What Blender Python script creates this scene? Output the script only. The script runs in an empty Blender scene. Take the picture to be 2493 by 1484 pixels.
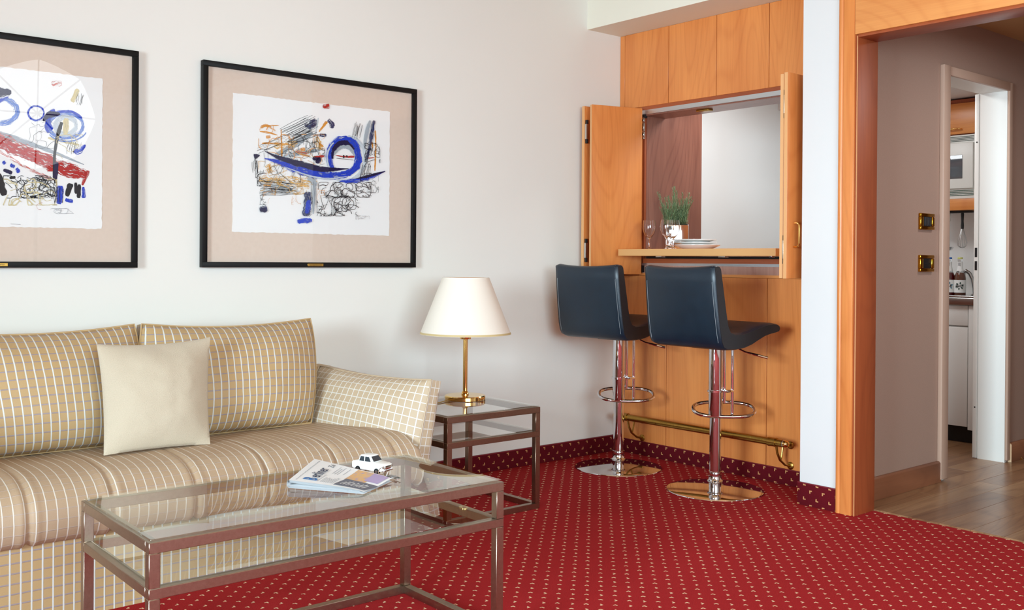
import bpy, bmesh, math, random
from mathutils import Vector, Matrix
R = math.radians
random.seed(7)
scene = bpy.context.scene
COL = scene.collection

# ------------------------------------------------------------------ camera
CAM_H = 1.05
FPX, YAW, PITCH, ROLL, SHY = 2430.63, R(49.8128), R(-.16178), R(.40858), -102.08
_f = Vector((math.cos(YAW)*math.cos(PITCH), math.sin(YAW)*math.cos(PITCH), math.sin(PITCH)))
_r = Vector((math.sin(YAW), -math.cos(YAW), 0)); _u = _r.cross(_f)
_r2 = math.cos(ROLL)*_r + math.sin(ROLL)*_u; _u2 = -math.sin(ROLL)*_r + math.cos(ROLL)*_u
cam_d = bpy.data.cameras.new('camera'); cam = bpy.data.objects.new('camera', cam_d); COL.objects.link(cam)
cam_d.sensor_fit = 'HORIZONTAL'; cam_d.sensor_width = 36; cam_d.lens = FPX*36/2493
cam_d.shift_y = SHY/2493; cam_d.clip_start = .05
m = Matrix.Identity(4)
for i in range(3):
    m[i][0] = _r2[i]; m[i][1] = _u2[i]; m[i][2] = -_f[i]
m[2][3] = CAM_H
cam.matrix_world = m
scene.camera = cam
def at(px, py, ax, val):
    """point of the room seen at photo pixel (px,py) on the plane ax=val (used for measuring positions)"""
    d = _r2*((px-1246.5)/FPX) - _u2*((py-742-SHY)/FPX) + _f
    o = Vector((0, 0, CAM_H)); i = 'xyz'.index(ax)
    return o + d*((val-o[i])/d[i])

# ------------------------------------------------------------------ light
scene.view_settings.view_transform = 'Standard'; scene.view_settings.look = 'None'
scene.view_settings.exposure = 0.1; scene.view_settings.gamma = 1.0; scene.view_settings.use_curve_mapping = False
w = bpy.data.worlds.new('daylight'); scene.world = w; w.use_nodes = True
bg = w.node_tree.nodes['Background']; bg.inputs[0].default_value = (.80, .90, 1.0, 1); bg.inputs[1].default_value = 1.5
def area(name, loc, rot, sx, sy, power, col):
    l = bpy.data.lights.new(name, 'AREA'); l.shape = 'RECTANGLE'; l.size = sx; l.size_y = sy; l.energy = power; l.color = col
    o = bpy.data.objects.new(name, l); COL.objects.link(o); o.location = loc; o.rotation_euler = rot
    return o
# daylight coming in through the window in the left wall, plus fill from an unseen window added behind the camera
area('window_daylight', (-2.56, .95, 1.34), (0, R(-83), 0), 1.15, 1.3, 122, (.68, .885, 1.0)).data.spread = R(100)
area('rear_window_fill', (.55, -1.97, 1.55), (R(77), 0, R(-14)), 2.7, 1.4, 90, (.68, .885, 1.0)).data.spread = R(140)

# ------------------------------------------------------------------ helpers
def lin(c):
    return tuple(((v/255)/12.92 if v/255 <= .04045 else ((v/255+.055)/1.055)**2.4) for v in c) + (1,)
OFF = {}
def link(o, parent=None):
    COL.objects.link(o)
    if parent is not None:
        o.parent = parent
        OFF[o.name] = OFF.get(parent.name, Vector((0, 0, 0)))
    return o
def tag(o, label=None, cat=None, group=None, kind=None):
    if label: o['label'] = label
    if cat: o['category'] = cat
    if group: o['group'] = group
    if kind: o['kind'] = kind
    return o
def thing(name, label, cat, loc=(0, 0, 0), rz=0, group=None, local=False):
    o = bpy.data.objects.new(name, None); o.empty_display_size = .05; COL.objects.link(o)
    o.location = loc; o.rotation_euler = (0, 0, rz)
    OFF[o.name] = Vector((0, 0, 0)) if local else Vector(loc)
    return tag(o, label, cat, group)
class MB:
    def __init__(s):
        s.bm = bmesh.new(); s.uv = s.bm.loops.layers.uv.new('UVMap')
    def box(s, x0, x1, y0, y1, z0, z1, bev=0, seg=2):
        t = bmesh.new()
        bmesh.ops.create_cube(t, size=1)
        for v in t.verts: v.co = Vector(((x0+x1)/2+v.co.x*abs(x1-x0), (y0+y1)/2+v.co.y*abs(y1-y0), (z0+z1)/2+v.co.z*abs(z1-z0)))
        if bev: bmesh.ops.bevel(t, geom=t.edges[:], offset=bev, segments=seg, affect='EDGES', profile=.5)
        s.add(t); return s
    def add(s, t, mat=None):
        mp = {}
        for v in t.verts: mp[v] = s.bm.verts.new(mat @ v.co if mat else v.co)
        for f in t.faces:
            try: s.bm.faces.new([mp[v] for v in f.verts])
            except ValueError: pass
        t.free(); return s
    def cyl(s, p0, p1, r0, r1=None, seg=20, cap=True):
        r1 = r0 if r1 is None else r1
        p0, p1 = Vector(p0), Vector(p1); d = (p1-p0).normalized()
        a = d.orthogonal().normalized(); b = d.cross(a)
        A = [s.bm.verts.new(p0+(a*math.cos(6.28318*i/seg)+b*math.sin(6.28318*i/seg))*r0) for i in range(seg)]
        B = [s.bm.verts.new(p1+(a*math.cos(6.28318*i/seg)+b*math.sin(6.28318*i/seg))*r1) for i in range(seg)]
        for i in range(seg): s.bm.faces.new((A[i], A[(i+1) % seg], B[(i+1) % seg], B[i]))
        if cap: s.bm.faces.new(A[::-1]); s.bm.faces.new(B)
        return s
    def tube(s, pts, r, seg=8, closed=False):
        pts = [Vector(p) for p in pts]; n = len(pts); rings = []; a = None
        for i, p in enumerate(pts):
            q0 = pts[i-1] if (i > 0 or closed) else p; q1 = pts[(i+1) % n] if (i < n-1 or closed) else p
            d = (q1-q0).normalized()
            a = d.orthogonal().normalized() if a is None else (a-d*a.dot(d)).normalized()
            b = d.cross(a); rr = r[i] if isinstance(r, (list, tuple)) else r
            rings.append([s.bm.verts.new(p+(a*math.cos(6.28318*k/seg)+b*math.sin(6.28318*k/seg))*rr) for k in range(seg)])
        for i in range(n if closed else n-1):
            A, B = rings[i], rings[(i+1) % n]
            for k in range(seg): s.bm.faces.new((A[k], A[(k+1) % seg], B[(k+1) % seg], B[k]))
        if not closed: s.bm.faces.new(rings[0][::-1]); s.bm.faces.new(rings[-1])
        return s
    def lathe(s, prof, c=(0, 0, 0), seg=32, closed=False, axis='z'):
        rings = []
        for r, z in prof:
            if r < 1e-6: rings.append([s.bm.verts.new((c[0], c[1], c[2]+z))])
            else: rings.append([s.bm.verts.new((c[0]+r*math.cos(6.28318*k/seg), c[1]+r*math.sin(6.28318*k/seg), c[2]+z)) for k in range(seg)])
        m_ = len(rings)
        for i in range(m_ if closed else m_-1):
            A, B = rings[i], rings[(i+1) % m_]
            for k in range(seg):
                k2 = (k+1) % seg
                f = [A[k % len(A)], A[k2 % len(A)], B[k2 % len(B)], B[k % len(B)]]
                f = list(dict.fromkeys(f))
                if len(f) > 2: s.bm.faces.new(f)
        return s
    def prism(s, poly, ax, a0, a1, bev=0, seg=2):
        """poly: 2D outline in the two other axes (in xyz order), pushed along ax"""
        t = bmesh.new()
        def P(p, a): return {'x': (a, p[0], p[1]), 'y': (p[0], a, p[1]), 'z': (p[0], p[1], a)}[ax]
        A = [t.verts.new(P(p, a0)) for p in poly]; B = [t.verts.new(P(p, a1)) for p in poly]; n = len(poly)
        t.faces.new(A); t.faces.new(B[::-1])
        for i in range(n): t.faces.new((A[i], B[i], B[(i+1) % n], A[(i+1) % n]))
        bmesh.ops.recalc_face_normals(t, faces=t.faces)
        if bev: bmesh.ops.bevel(t, geom=t.edges[:], offset=bev, segments=seg, affect='EDGES', profile=.5)
        s.add(t); return s
    def quad(s, *p, uv=None):
        vs = [s.bm.verts.new(q) for q in p]; f = s.bm.faces.new(vs)
        if uv:
            for l, u in zip(f.loops, uv): l[s.uv].uv = u
        return s
    def grid(s, fn, nu, nv, uvf=None, flip=False):
        V = [[s.bm.verts.new(fn(i/nu, j/nv)) for j in range(nv+1)] for i in range(nu+1)]
        for i in range(nu):
            for j in range(nv):
                q = [(i, j), (i+1, j), (i+1, j+1), (i, j+1)]
                if flip: q = q[::-1]
                f = s.bm.faces.new([V[a][b] for a, b in q])
                if uvf:
                    for l, (a, b) in zip(f.loops, q): l[s.uv].uv = uvf(a/nu, b/nv)
        return s
    def weld(s, d=1e-5):
        bmesh.ops.remove_doubles(s.bm, verts=s.bm.verts, dist=d); return s
    def obj(s, name, mat, parent=None, smooth=True, ang=40, normals=True):
        if normals: bmesh.ops.recalc_face_normals(s.bm, faces=s.bm.faces)
        me = bpy.data.meshes.new(name)
        off = OFF.get(parent.name, Vector((0, 0, 0))) if parent is not None else Vector((0, 0, 0))
        if off.length: bmesh.ops.translate(s.bm, verts=s.bm.verts, vec=-off)
        s.bm.to_mesh(me); s.bm.free()
        if smooth:
            for p in me.polygons: p.use_smooth = True
            me.set_sharp_from_angle(angle=R(ang))
        if mat: me.materials.append(mat)
        return link(bpy.data.objects.new(name, me), parent)
def text_obj(name, body, size, mat, mw, parent, extrude=.0002, align='LEFT', bold=0.0, sx=1.0):
    """flat lettering: text curve turned into a mesh, placed with matrix mw"""
    cu = bpy.data.curves.new(name, 'FONT'); cu.body = body; cu.size = size; cu.align_x = align; cu.align_y = 'CENTER'; cu.offset = bold; cu.resolution_u = 2
    to = bpy.data.objects.new(name, cu); COL.objects.link(to)
    dg = bpy.context.evaluated_depsgraph_get(); me = bpy.data.meshes.new_from_object(to.evaluated_get(dg))
    bpy.data.objects.remove(to); me.name = name
    off = OFF.get(parent.name, Vector((0, 0, 0)))
    for v in me.vertices:
        v.co.x *= sx; v.co = mw @ v.co - off
    me.materials.clear(); me.materials.append(mat)
    return link(bpy.data.objects.new(name, me), parent)
def copy_tree(o, parent=None):
    c = o.copy(); COL.objects.link(c); c.parent = parent
    for ch in list(o.children): copy_tree(ch, c)
    return c

# ------------------------------------------------------------------ materials
class NT:
    def __init__(s, name):
        s.m = bpy.data.materials.new(name); s.m.use_nodes = True; s.t = s.m.node_tree; s.n = s.t.nodes
        s.p = s.n['Principled BSDF']; s.out = s.n['Material Output']
    def new(s, typ, **kw):
        n = s.n.new(typ)
        for k, v in kw.items(): setattr(n, k, v)
        return n
    def link(s, a, b): s.t.links.new(a, b)
    def val(s, sock, v):
        if hasattr(v, 'links') or isinstance(v, bpy.types.NodeSocket): s.link(v, sock)
        else: sock.default_value = v
    def math(s, op, a, b=0.0, c=None):
        n = s.new('ShaderNodeMath', operation=op); s.val(n.inputs[0], a); s.val(n.inputs[1], b)
        if c is not None: s.val(n.inputs[2], c)
        return n.outputs[0]
    def mix(s, fac, a, b):
        n = s.new('ShaderNodeMix', data_type='RGBA'); s.val(n.inputs[0], fac); s.val(n.inputs[6], a); s.val(n.inputs[7], b); return n.outputs[2]
    def coord(s, kind='Object', scale=(1, 1, 1), loc=(0, 0, 0)):
        tc = s.new('ShaderNodeTexCoord'); mp = s.new('ShaderNodeMapping'); mp.inputs['Scale'].default_value = scale; mp.inputs['Location'].default_value = loc
        s.link(tc.outputs[kind], mp.inputs[0]); return mp.outputs[0]
    def noise(s, vec, scale, detail=2, rough=.5, dist=0.0):
        n = s.new('ShaderNodeTexNoise'); s.link(vec, n.inputs['Vector']); n.inputs['Scale'].default_value = scale
        n.inputs['Detail'].default_value = detail; n.inputs['Roughness'].default_value = rough; n.inputs['Distortion'].default_value = dist
        return n.outputs[0]
    def ramp(s, fac, *stops):
        n = s.new('ShaderNodeValToRGB'); e = n.color_ramp.elements
        while len(e) < len(stops): e.new(.5)
        for q, (p, c) in zip(e, stops): q.position = p; q.color = c
        s.val(n.inputs[0], fac); return n.outputs[0]
    def bump(s, h, strength=.3, dist=.01):
        n = s.new('ShaderNodeBump'); n.inputs['Strength'].default_value = strength; n.inputs['Distance'].default_value = dist
        s.link(h, n.inputs['Height']); s.link(n.outputs[0], s.p.inputs['Normal']); return n
    def base(s, col, rough=.5, metal=0.0, spec=.5):
        s.val(s.p.inputs['Base Color'], col); s.val(s.p.inputs['Roughness'], rough); s.p.inputs['Metallic'].default_value = metal
        s.p.inputs['Specular IOR Level'].default_value = spec; return s
def plain(name, c, rough=.5, metal=0.0, spec=.5, bump=0, bscale=200):
    k = NT(name); k.base(lin(c), rough, metal, spec)
    if bump:
        k.bump(k.noise(k.coord(), bscale, 3), bump, .002)
    return k.m
def wood(name, c1, c2, rough=.35, axis='z', scale=1.0, grain=.5, spec=.5, lines=1.0):
    k = NT(name)
    st = {'z': (1, 1, .16), 'y': (1, .16, 1), 'x': (.16, 1, 1)}[axis]
    v = k.coord('Object', tuple(a*scale for a in st))
    big = k.noise(v, 2.6, 1, .4, .3)
    ring = k.math('SINE', k.math('MULTIPLY', big, 170.0))
    ring = k.math('POWER', k.math('MULTIPLY_ADD', ring, .5, .5), 6.0)
    st2 = {'z': (1, 1, .03), 'y': (1, .03, 1), 'x': (.03, 1, 1)}[axis]
    fine = k.noise(k.coord('Object', tuple(a*scale for a in st2)), 130, 3, .6)
    mid = k.noise(v, 9, 2, .5)
    f = k.math('MULTIPLY_ADD', fine, .75*grain, k.math('MULTIPLY', ring, .2*lines*grain))
    f = k.math('ADD', f, k.math('MULTIPLY', mid, .6))
    f = k.math('SUBTRACT', f, .24)
    col = k.ramp(f, (.1, lin(c1)), (.75, lin(c2)))
    k.base(col, rough, 0, spec); k.bump(fine, .04, .002)
    return k.m
def metal(name, c, rough, aniso=0, brush=0):
    k = NT(name); k.base(lin(c), rough, 1.0)
    if brush:
        n = k.noise(k.coord('Object', (1, 1, 1)), 90, 5, .75); k.val(k.p.inputs['Roughness'], k.math('MULTIPLY_ADD', n, brush, rough-brush*.5))
        k.val(k.p.inputs['Base Color'], k.mix(n, lin(tuple(x*.88 for x in c)), lin(tuple(min(255, x*1.1) for x in c))))
    return k.m
def pane(name, tint=(1, 1, 1), ior=1.5, rough=0.0):
    k = NT(name); t = k.new('ShaderNodeBsdfTransparent'); t.inputs[0].default_value = (*tint, 1)
    g = k.new('ShaderNodeBsdfGlossy'); g.inputs['Roughness'].default_value = rough; g.inputs[0].default_value = (1, 1, 1, 1)
    fr = k.new('ShaderNodeFresnel'); fr.inputs[0].default_value = ior; ge = k.new('ShaderNodeNewGeometry')
    fo_ = k.math('MULTIPLY', fr.outputs[0], k.math('SUBTRACT', 1.0, ge.outputs['Backfacing']))   # outer faces mirror, inner faces let light out
    mx = k.new('ShaderNodeMixShader'); k.link(fo_, mx.inputs[0]); k.link(t.outputs[0], mx.inputs[1]); k.link(g.outputs[0], mx.inputs[2])
    k.link(mx.outputs[0], k.out.inputs[0]); return k.m
def carpet(name, base, base2, dot, ua, va, uo, vo, pitch=.0625, pile=1.0, ms=.092):
    """ruby carpet with two staggered rows of little cream hooks; ua/va are the object axes of the pattern"""
    k = NT(name); tc = k.new('ShaderNodeTexCoord'); sx = k.new('ShaderNodeSeparateXYZ'); k.link(tc.outputs['Object'], sx.inputs[0])
    ob = k.coord()
    wob = k.math('MULTIPLY', k.math('SUBTRACT', k.noise(ob, 420, 2), .5), .0045)
    wob2 = k.math('MULTIPLY', k.math('SUBTRACT', k.noise(k.coord('Object', (1, 1, 1), (3, 5, 7)), 420, 2), .5), .0045)
    U = k.math('ADD', sx.outputs['XYZ'.index(ua.upper())], wob); V = k.math('ADD', sx.outputs['XYZ'.index(va.upper())], wob2)
    def motif(du, dv, flip):
        a = k.math('SUBTRACT', k.math('FRACT', k.math('ADD', k.math('DIVIDE', k.math('SUBTRACT', U, uo+du), pitch), 100.5)), .5)
        b = k.math('SUBTRACT', k.math('FRACT', k.math('ADD', k.math('DIVIDE', k.math('SUBTRACT', V, vo+dv), pitch), 100.5)), .5)
        if flip: b = k.math('MULTIPLY', b, -1.0)
        def inb(x, c, h): return k.math('LESS_THAN', k.math('ABSOLUTE', k.math('SUBTRACT', x, c)), h)
        bar = k.math('MULTIPLY', inb(a, 0.0, ms), inb(b, ms*.66, ms*.36))
        leg = k.math('MULTIPLY', inb(a, ms*.6, ms*.4), inb(b, 0.0, ms))
        return k.math('MAXIMUM', bar, leg)
    f = k.math('MAXIMUM', motif(0, 0, False), motif(pitch/2, pitch/2, True))
    n = k.noise(ob, 330, 3, .7); big = k.noise(ob, 6, 3)
    col = k.mix(k.math('MULTIPLY_ADD', n, 1.3, -.15), lin(base2), lin(base))
    col = k.mix(k.math('MULTIPLY', big, .25), col, lin(base2))
    col = k.mix(k.math('MULTIPLY', f, .88), col, lin(dot))
    k.base(col, .95, 0, .12)
    k.bump(n, .55*pile, .006)
    return k.m
def checks(name, base, cordv, cordh, pu=.0288, pv=.0288, wv=.135, wh=.10, hv=1.0, hh=.7, sat=.0):
    """woven sofa cloth: satin ground with raised cords both ways, laid out on the UV map in metres"""
    k = NT(name); uv = k.coord('UV'); sx = k.new('ShaderNodeSeparateXYZ'); k.link(uv, sx.inputs[0])
    def cord(x, p, wd):
        fr = k.math('FRACT', k.math('ADD', k.math('DIVIDE', x, p), 50.0)); d = k.math('ABSOLUTE', k.math('SUBTRACT', fr, .5))
        n = k.new('ShaderNodeMapRange', interpolation_type='SMOOTHSTEP'); k.link(d, n.inputs[0])
        n.inputs[1].default_value = wd*.5; n.inputs[2].default_value = wd*.5+.025; n.inputs[3].default_value = 1; n.inputs[4].default_value = 0
        return n.outputs[0]
    cv = k.math('MULTIPLY', cord(sx.outputs[0], pu, wv), hv); ch = k.math('MULTIPLY', cord(sx.outputs[1], pv, wh), hh)
    n1 = k.noise(k.coord('UV', (500, 9000, 1)), 1, 2, .6)
    col = k.mix(k.math('MULTIPLY', n1, .35), lin(base), lin(tuple(v*.86 for v in base)))
    col = k.mix(ch, col, lin(cordh)); col = k.mix(cv, col, lin(cordv))
    k.base(col, k.math('MULTIPLY_ADD', n1, .15, .42), 0, .35)
    tw = k.noise(k.coord('UV', (350, 350, 1)), 1, 1)
    h = k.math('ADD', k.math('MAXIMUM', cv, k.math('MULTIPLY', ch, .7)), k.math('MULTIPLY', tw, .18))
    k.bump(h, .55, .003)
    return k.m
M = {}
def wallmat(name, c, rough=.75, bscale=260, b=.06):
    k = NT(name); n = k.noise(k.coord(), 1.3, 2)
    k.base(k.mix(n, lin(c), lin(tuple(v*.975 for v in c))), rough, 0, .3); k.bump(k.noise(k.coord(), bscale, 2), b, .002); return k.m
M['wall'] = wallmat('wall_paper_cream', (238, 235, 227))
M['white'] = wallmat('white_paint', (240, 240, 238))
M['ceil'] = wallmat('ceiling_paint', (204, 172, 126))
M['beam'] = wallmat('beam_paint', (240, 235, 218))
k = NT('hall_fabric_wallcover'); n = k.noise(k.coord('Object', (1, 1, 1)), 300, 3, .7); n2 = k.noise(k.coord('Object', (140, 140, 900)), 1, 2)
k.base(k.mix(k.math('MULTIPLY_ADD', n, .6, k.math('MULTIPLY', n2, .4)), lin((150, 120, 104)), lin((182, 152, 136))), .9, 0, .2); k.bump(n, .15, .003); M['hallwall'] = k.m
CH1, CH2 = (231, 147, 79), (188, 96, 41)
M['cherry'] = wood('cherry_veneer', CH1, CH2, .33)
M['cherry_y'] = wood('cherry_veneer_lengthwise', (234, 158, 88), (198, 108, 46), .33, 'y')
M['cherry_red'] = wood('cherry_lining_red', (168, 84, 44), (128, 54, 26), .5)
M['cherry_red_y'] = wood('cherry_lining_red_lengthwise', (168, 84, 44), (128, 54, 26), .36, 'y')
M['mauve'] = wood('plum_laminate', (150, 98, 80), (112, 66, 54), .28, 'z', 1, .8)
M['mauve_y'] = wood('plum_laminate_low', (196, 150, 130), (160, 108, 92), .3, 'z', 1, .7)
M['edge'] = plain('shutter_edge_band', (226, 168, 112), .4)
M['carpet'] = carpet('ruby_carpet', (186, 44, 46), (140, 22, 26), (244, 214, 176), 'x', 'y', 2.2729, 2.3042)
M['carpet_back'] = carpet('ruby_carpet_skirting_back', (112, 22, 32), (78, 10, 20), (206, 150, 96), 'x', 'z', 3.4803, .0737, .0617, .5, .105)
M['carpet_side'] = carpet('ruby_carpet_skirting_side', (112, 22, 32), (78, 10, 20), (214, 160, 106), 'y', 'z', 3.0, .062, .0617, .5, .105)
M['bead'] = plain('red_bead', (116, 18, 34), .5)
M['laminate'] = wood('hall_laminate', (156, 118, 84), (108, 74, 50), .3, 'x', 1, .8)
M['hallbase'] = wood('hall_baseboard_wood', (142, 90, 62), (104, 60, 40), .4, 'x')
M['frame_beige'] = plain('beige_metal_paint', (190, 158, 138), .45)
M['offwhite'] = plain('offwhite_lacquer', (236, 236, 230), .35)
M['alu'] = metal('aluminium_track', (205, 210, 214), .35)
M['chrome'] = metal('chrome', (225, 225, 228), .05)
M['steel'] = metal('brushed_steel', (178, 180, 180), .28)
M['brass'] = metal('polished_brass', (236, 196, 118), .14)
M['oldbrass'] = metal('worn_brass', (176, 138, 66), .3, brush=.22)
M['bronze'] = metal('bronzed_metal', (168, 152, 136), .32, brush=.10)
M['bronze2'] = metal('bronzed_metal_dark', (156, 132, 114), .34, brush=.10)
M['glass'] = pane('table_glass', (.96, .985, .975), 2.0)
M['picglass'] = pane('picture_glass', (.99, .99, .99), 1.42)
k = NT('drinking_glass'); k.base((1, 1, 1, 1), .0, 0, .5); k.p.inputs['Transmission Weight'].default_value = 1; k.p.inputs['IOR'].default_value = 1.45; M['crystal'] = k.m
M['black'] = plain('black_plastic', (18, 18, 20), .45)
M['frameblack'] = plain('black_stained_wood', (11, 12, 13), .5, spec=.25, bump=.05, bscale=300)
M['hinge'] = metal('nickel_hinge', (214, 214, 208), .3)

# ------------------------------------------------------------------ the room
YW, XB, XP = 3.86, 4.035, 3.765        # picture wall, panelled bar wall, pillar front
YH = 2.33                               # hall wall
def struct(o): o['kind'] = 'structure'; return o
struct(MB().box(-2.7, 3.905, -2.25, YW+.1, -.06, 0).box(3.905, XB+.02, 2.44, YW+.1, -.06, 0).obj('floor', M['carpet']))
struct(MB().box(-2.7, XB+.16, YW, YW+.12, -.05, 2.75).obj('wall_back', M['wall']))
struct(MB().box(-2.7, 3.9, -2.25, YW+.1, 2.6, 2.72).obj('ceiling', M['ceil']))
struct(MB().box(3.781, XB+.16, 2.36, YW, 2.295, 2.6).obj('ceiling_beam', M['beam']))
# left wall with its window opening, wall behind the camera with a wide window added for fill
wl = MB(); wl.box(-2.64, -2.52, -2.15, .05, 0, 2.6).box(-2.64, -2.52, 1.85, YW, 0, 2.6).box(-2.64, -2.52, .05, 1.85, 0, .70).box(-2.64, -2.52, .05, 1.85, 1.92, 2.6)
struct(wl.obj('wall_left', M['wall']))
wf = MB(); wf.box(-2.64, -.95, -1.95-.2, -1.8-.2, 0, 2.6).box(2.05, 3.9, -1.95-.2, -1.8-.2, 0, 2.6).box(-.95, 2.05, -1.95-.2, -1.8-.2, 0, .8).box(-.95, 2.05, -1.95-.2, -1.8-.2, 2.3, 2.6)
struct(wf.obj('wall_front', M['wall']))
def window(name, pts):
    o = None
    for i, b in enumerate(pts):
        p = MB().box(*b, bev=.004).obj(name if i == 0 else 'window_bar', M['offwhite'], o)
        if i == 0: o = struct(p)
window('window_1', [(-2.64, -2.58, .05, .10, .70, 1.92), (-2.64, -2.58, 1.80, 1.85, .70, 1.92), (-2.64, -2.58, .10, 1.80, .70, .75), (-2.64, -2.58, .10, 1.80, 1.87, 1.92)])
window('rear_fill_window', [(-.95, -.89, -2.14, -2.08, .8, 2.3), (1.99, 2.05, -2.14, -2.08, .8, 2.3), (-.89, 1.99, -2.14, -2.08, .8, .86), (-.89, 1.99, -2.14, -2.08, 2.24, 2.3)])
# pillar between bar and hall opening; wall beyond the opening; lintel
struct(MB().box(XP, 3.90, 2.318, 2.505, 0, 2.6).box(3.90, XB+.16, 2.44, 2.505, 0, 2.6).obj('wall_pillar', wallmat('pillar_paint', (225, 224, 222))))
wr = MB(); wr.box(XP, 3.9, -2.15, .85, 0, 2.6).box(XP, 3.9, .85, 2.318, 2.06, 2.6)
struct(wr.obj('wall_right', M['wall']))
# bar wall: core with the serving hatch left open, then every veneer panel as its own piece
OY0, OY1, OZ0, OZ1 = 2.675, 3.687, .985, 1.872
core = MB(); core.box(XB+.018, XB+.16, 2.505, OY0, 0, 2.3).box(XB+.018, XB+.16, OY1, YW, 0, 2.3).box(XB+.018, XB+.16, OY0, OY1, 0, OZ0).box(XB+.018, XB+.16, OY0, OY1, OZ1, 2.3)
bar = struct(core.obj('wall_bar', M['cherry_red']))
seams = [3.822, 3.5062, 3.190, 2.8742, 2.5584]
g = .0016
def panel(y0, y1, z0, z1, x=XB):
    return MB().box(x, x+.018, y0+g, y1-g, z0, z1, .0012, 1).obj('veneer_panel', M['cherry'], bar)
for a, b in zip(seams, seams[1:]):
    panel(b, a, 1.887, 2.2945); panel(b, a, .06, .971)
for z0, z1 in ((1.887, 2.2945), (.06, .971)):
    panel(3.822, YW, z0, z1, XB+.002); panel(2.505, 2.5584, z0, z1)
panel(3.70, 3.822, .971, 1.887, XB+.012); panel(3.822, YW, .971, 1.887, XB+.004); panel(2.505, 2.62, .971, 1.887, XB+.012)
# lining of the hatch: red lips, aluminium tracks, plum laminate apron and side panel
MB().box(XB+.004, XB+.03, OY0, OY1+.01, 1.868, 1.887).obj('lip', M['cherry_red_y'], bar)
MB().prism([(XB+.004, 1.868), (XB+.004, 1.8495), (XB+.001, 1.8485), (XB+.001, 1.8445), (XB+.03, 1.8445), (XB+.03, 1.868)], 'y', OY0, OY1+.01).obj('track_rail', M['alu'], bar)
MB().prism([(XB+.004, 1.040), (XB+.004, 1.0360), (XB+.0005, 1.0355), (XB+.0005, 1.0315), (XB+.004, 1.0310), (XB+.004, 1.027), (XB+.03, 1.027), (XB+.03, 1.040)], 'y', OY0, OY1).obj('track_rail', M['alu'], bar)
MB().box(XB+.008, XB+.03, OY0, OY1, 1.040, 1.064).obj('lip', M['cherry_red_y'], bar)
MB().box(XB+.008, XB+.03, OY0, OY1, .986, 1.027).obj('apron', M['mauve_y'], bar)
MB().box(XB+.002, XB+.03, OY0-.05, OY1+.02, .972, .986).obj('lip', M['cherry_y'], bar)
MB().box(XB+.035, 4.19, OY0, OY1, 1.03, 1.0755).obj('gap_shade_block', plain('gap_shade_brown', (44, 28, 22), .6), bar)  # dark block standing in for the shade in the gap under the counter
MB().box(XB+.01, 4.215, OY0, OY1, 1.838, 1.872).obj('head_lining', M['mauve'], bar)
MB().box(XB+.032, 4.533, OY1-.003, OY1+.02, .9, 2.3).obj('side_panel', M['mauve'], bar)
MB().box(XB+.004, XB+.02, OY1-.014, OY1+.004, .99, 1.027).obj('track_bracket', M['black'], bar)
MB().box(XB-.004, XB+.02, OY1-.016, OY1+.004, 1.826, 1.8445).obj('track_bracket', M['black'], bar)
for z0, z1 in ((1.800, 1.826), (1.752, 1.797), (1.722, 1.749), (1.711, 1.719)): MB().box(XB-.010, XB-.002, OY1-.018, OY1-.003, z0, z1, .001, 1).obj('track_hinge', M['hinge'], bar)
for z in (1.813, 1.787, 1.774, 1.762, 1.736): MB().cyl((XB-.012, OY1-.011, z), (XB-.009, OY1-.011, z), .0042 if z in (1.813, 1.736) else .002, seg=10).obj('hinge_screw', M['black'], bar)
MB().box(XB+.05, XB+.09, 3.28, 3.36, 1.829, 1.838, .002).obj('catch_plate', M['oldbrass'], bar)
# skirting of the same carpet, with a red bead along the top
def skirt(name, box, mat, beadbox):
    o = struct(MB().box(*box, bev=.002).obj(name, mat)); MB().box(*beadbox, bev=.003).obj('bead', M['bead'], o)
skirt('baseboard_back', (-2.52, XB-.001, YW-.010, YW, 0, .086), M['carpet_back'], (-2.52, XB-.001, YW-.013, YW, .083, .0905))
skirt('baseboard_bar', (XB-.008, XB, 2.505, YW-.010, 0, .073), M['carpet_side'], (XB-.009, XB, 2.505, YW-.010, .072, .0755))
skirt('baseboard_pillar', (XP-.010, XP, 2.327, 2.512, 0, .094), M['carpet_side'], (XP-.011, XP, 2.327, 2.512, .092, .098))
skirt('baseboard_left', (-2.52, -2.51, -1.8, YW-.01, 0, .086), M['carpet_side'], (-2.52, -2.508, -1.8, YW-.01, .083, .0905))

# ------------------------------------------------------------------ cased opening to the hall
d1 = struct(MB().box(XP-.018, 3.91, 2.249, 2.299, 0, 2.6, .002).obj('door_1', M['cherry']))
pts = [(XP-.024+.026*0, 0)]
bd = MB(); bd.cyl((XP-.004, 2.3125, 0), (XP-.004, 2.3125, 2.6), .0145, seg=16); bd.obj('bead', M['cherry_red'] if 0 else M['cherry'], d1)
MB().box(XP-.018, 3.885, .85, 2.2475, 1.994, 2.6, .002).obj('header', M['cherry_y'], d1)
MB().box(XP-.010, 3.91, 2.236, 2.249, 0, 1.992, .0015).obj('jamb_lining', M['cherry_red'], d1)
MB().box(XP-.014, XP-.008, 2.2375, 2.2395, 0, 1.987).obj('jamb_edge', M['edge'], d1)
MB().box(XP-.010, 3.90, .85, 2.236, 1.982, 1.994, .0015).obj('header_lining', M['cherry_red_y'], d1)
MB().box(3.885, 3.912, 2.242, 2.330, 0, 2.01, .001).obj('jamb_back', M['cherry'], d1)
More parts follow.
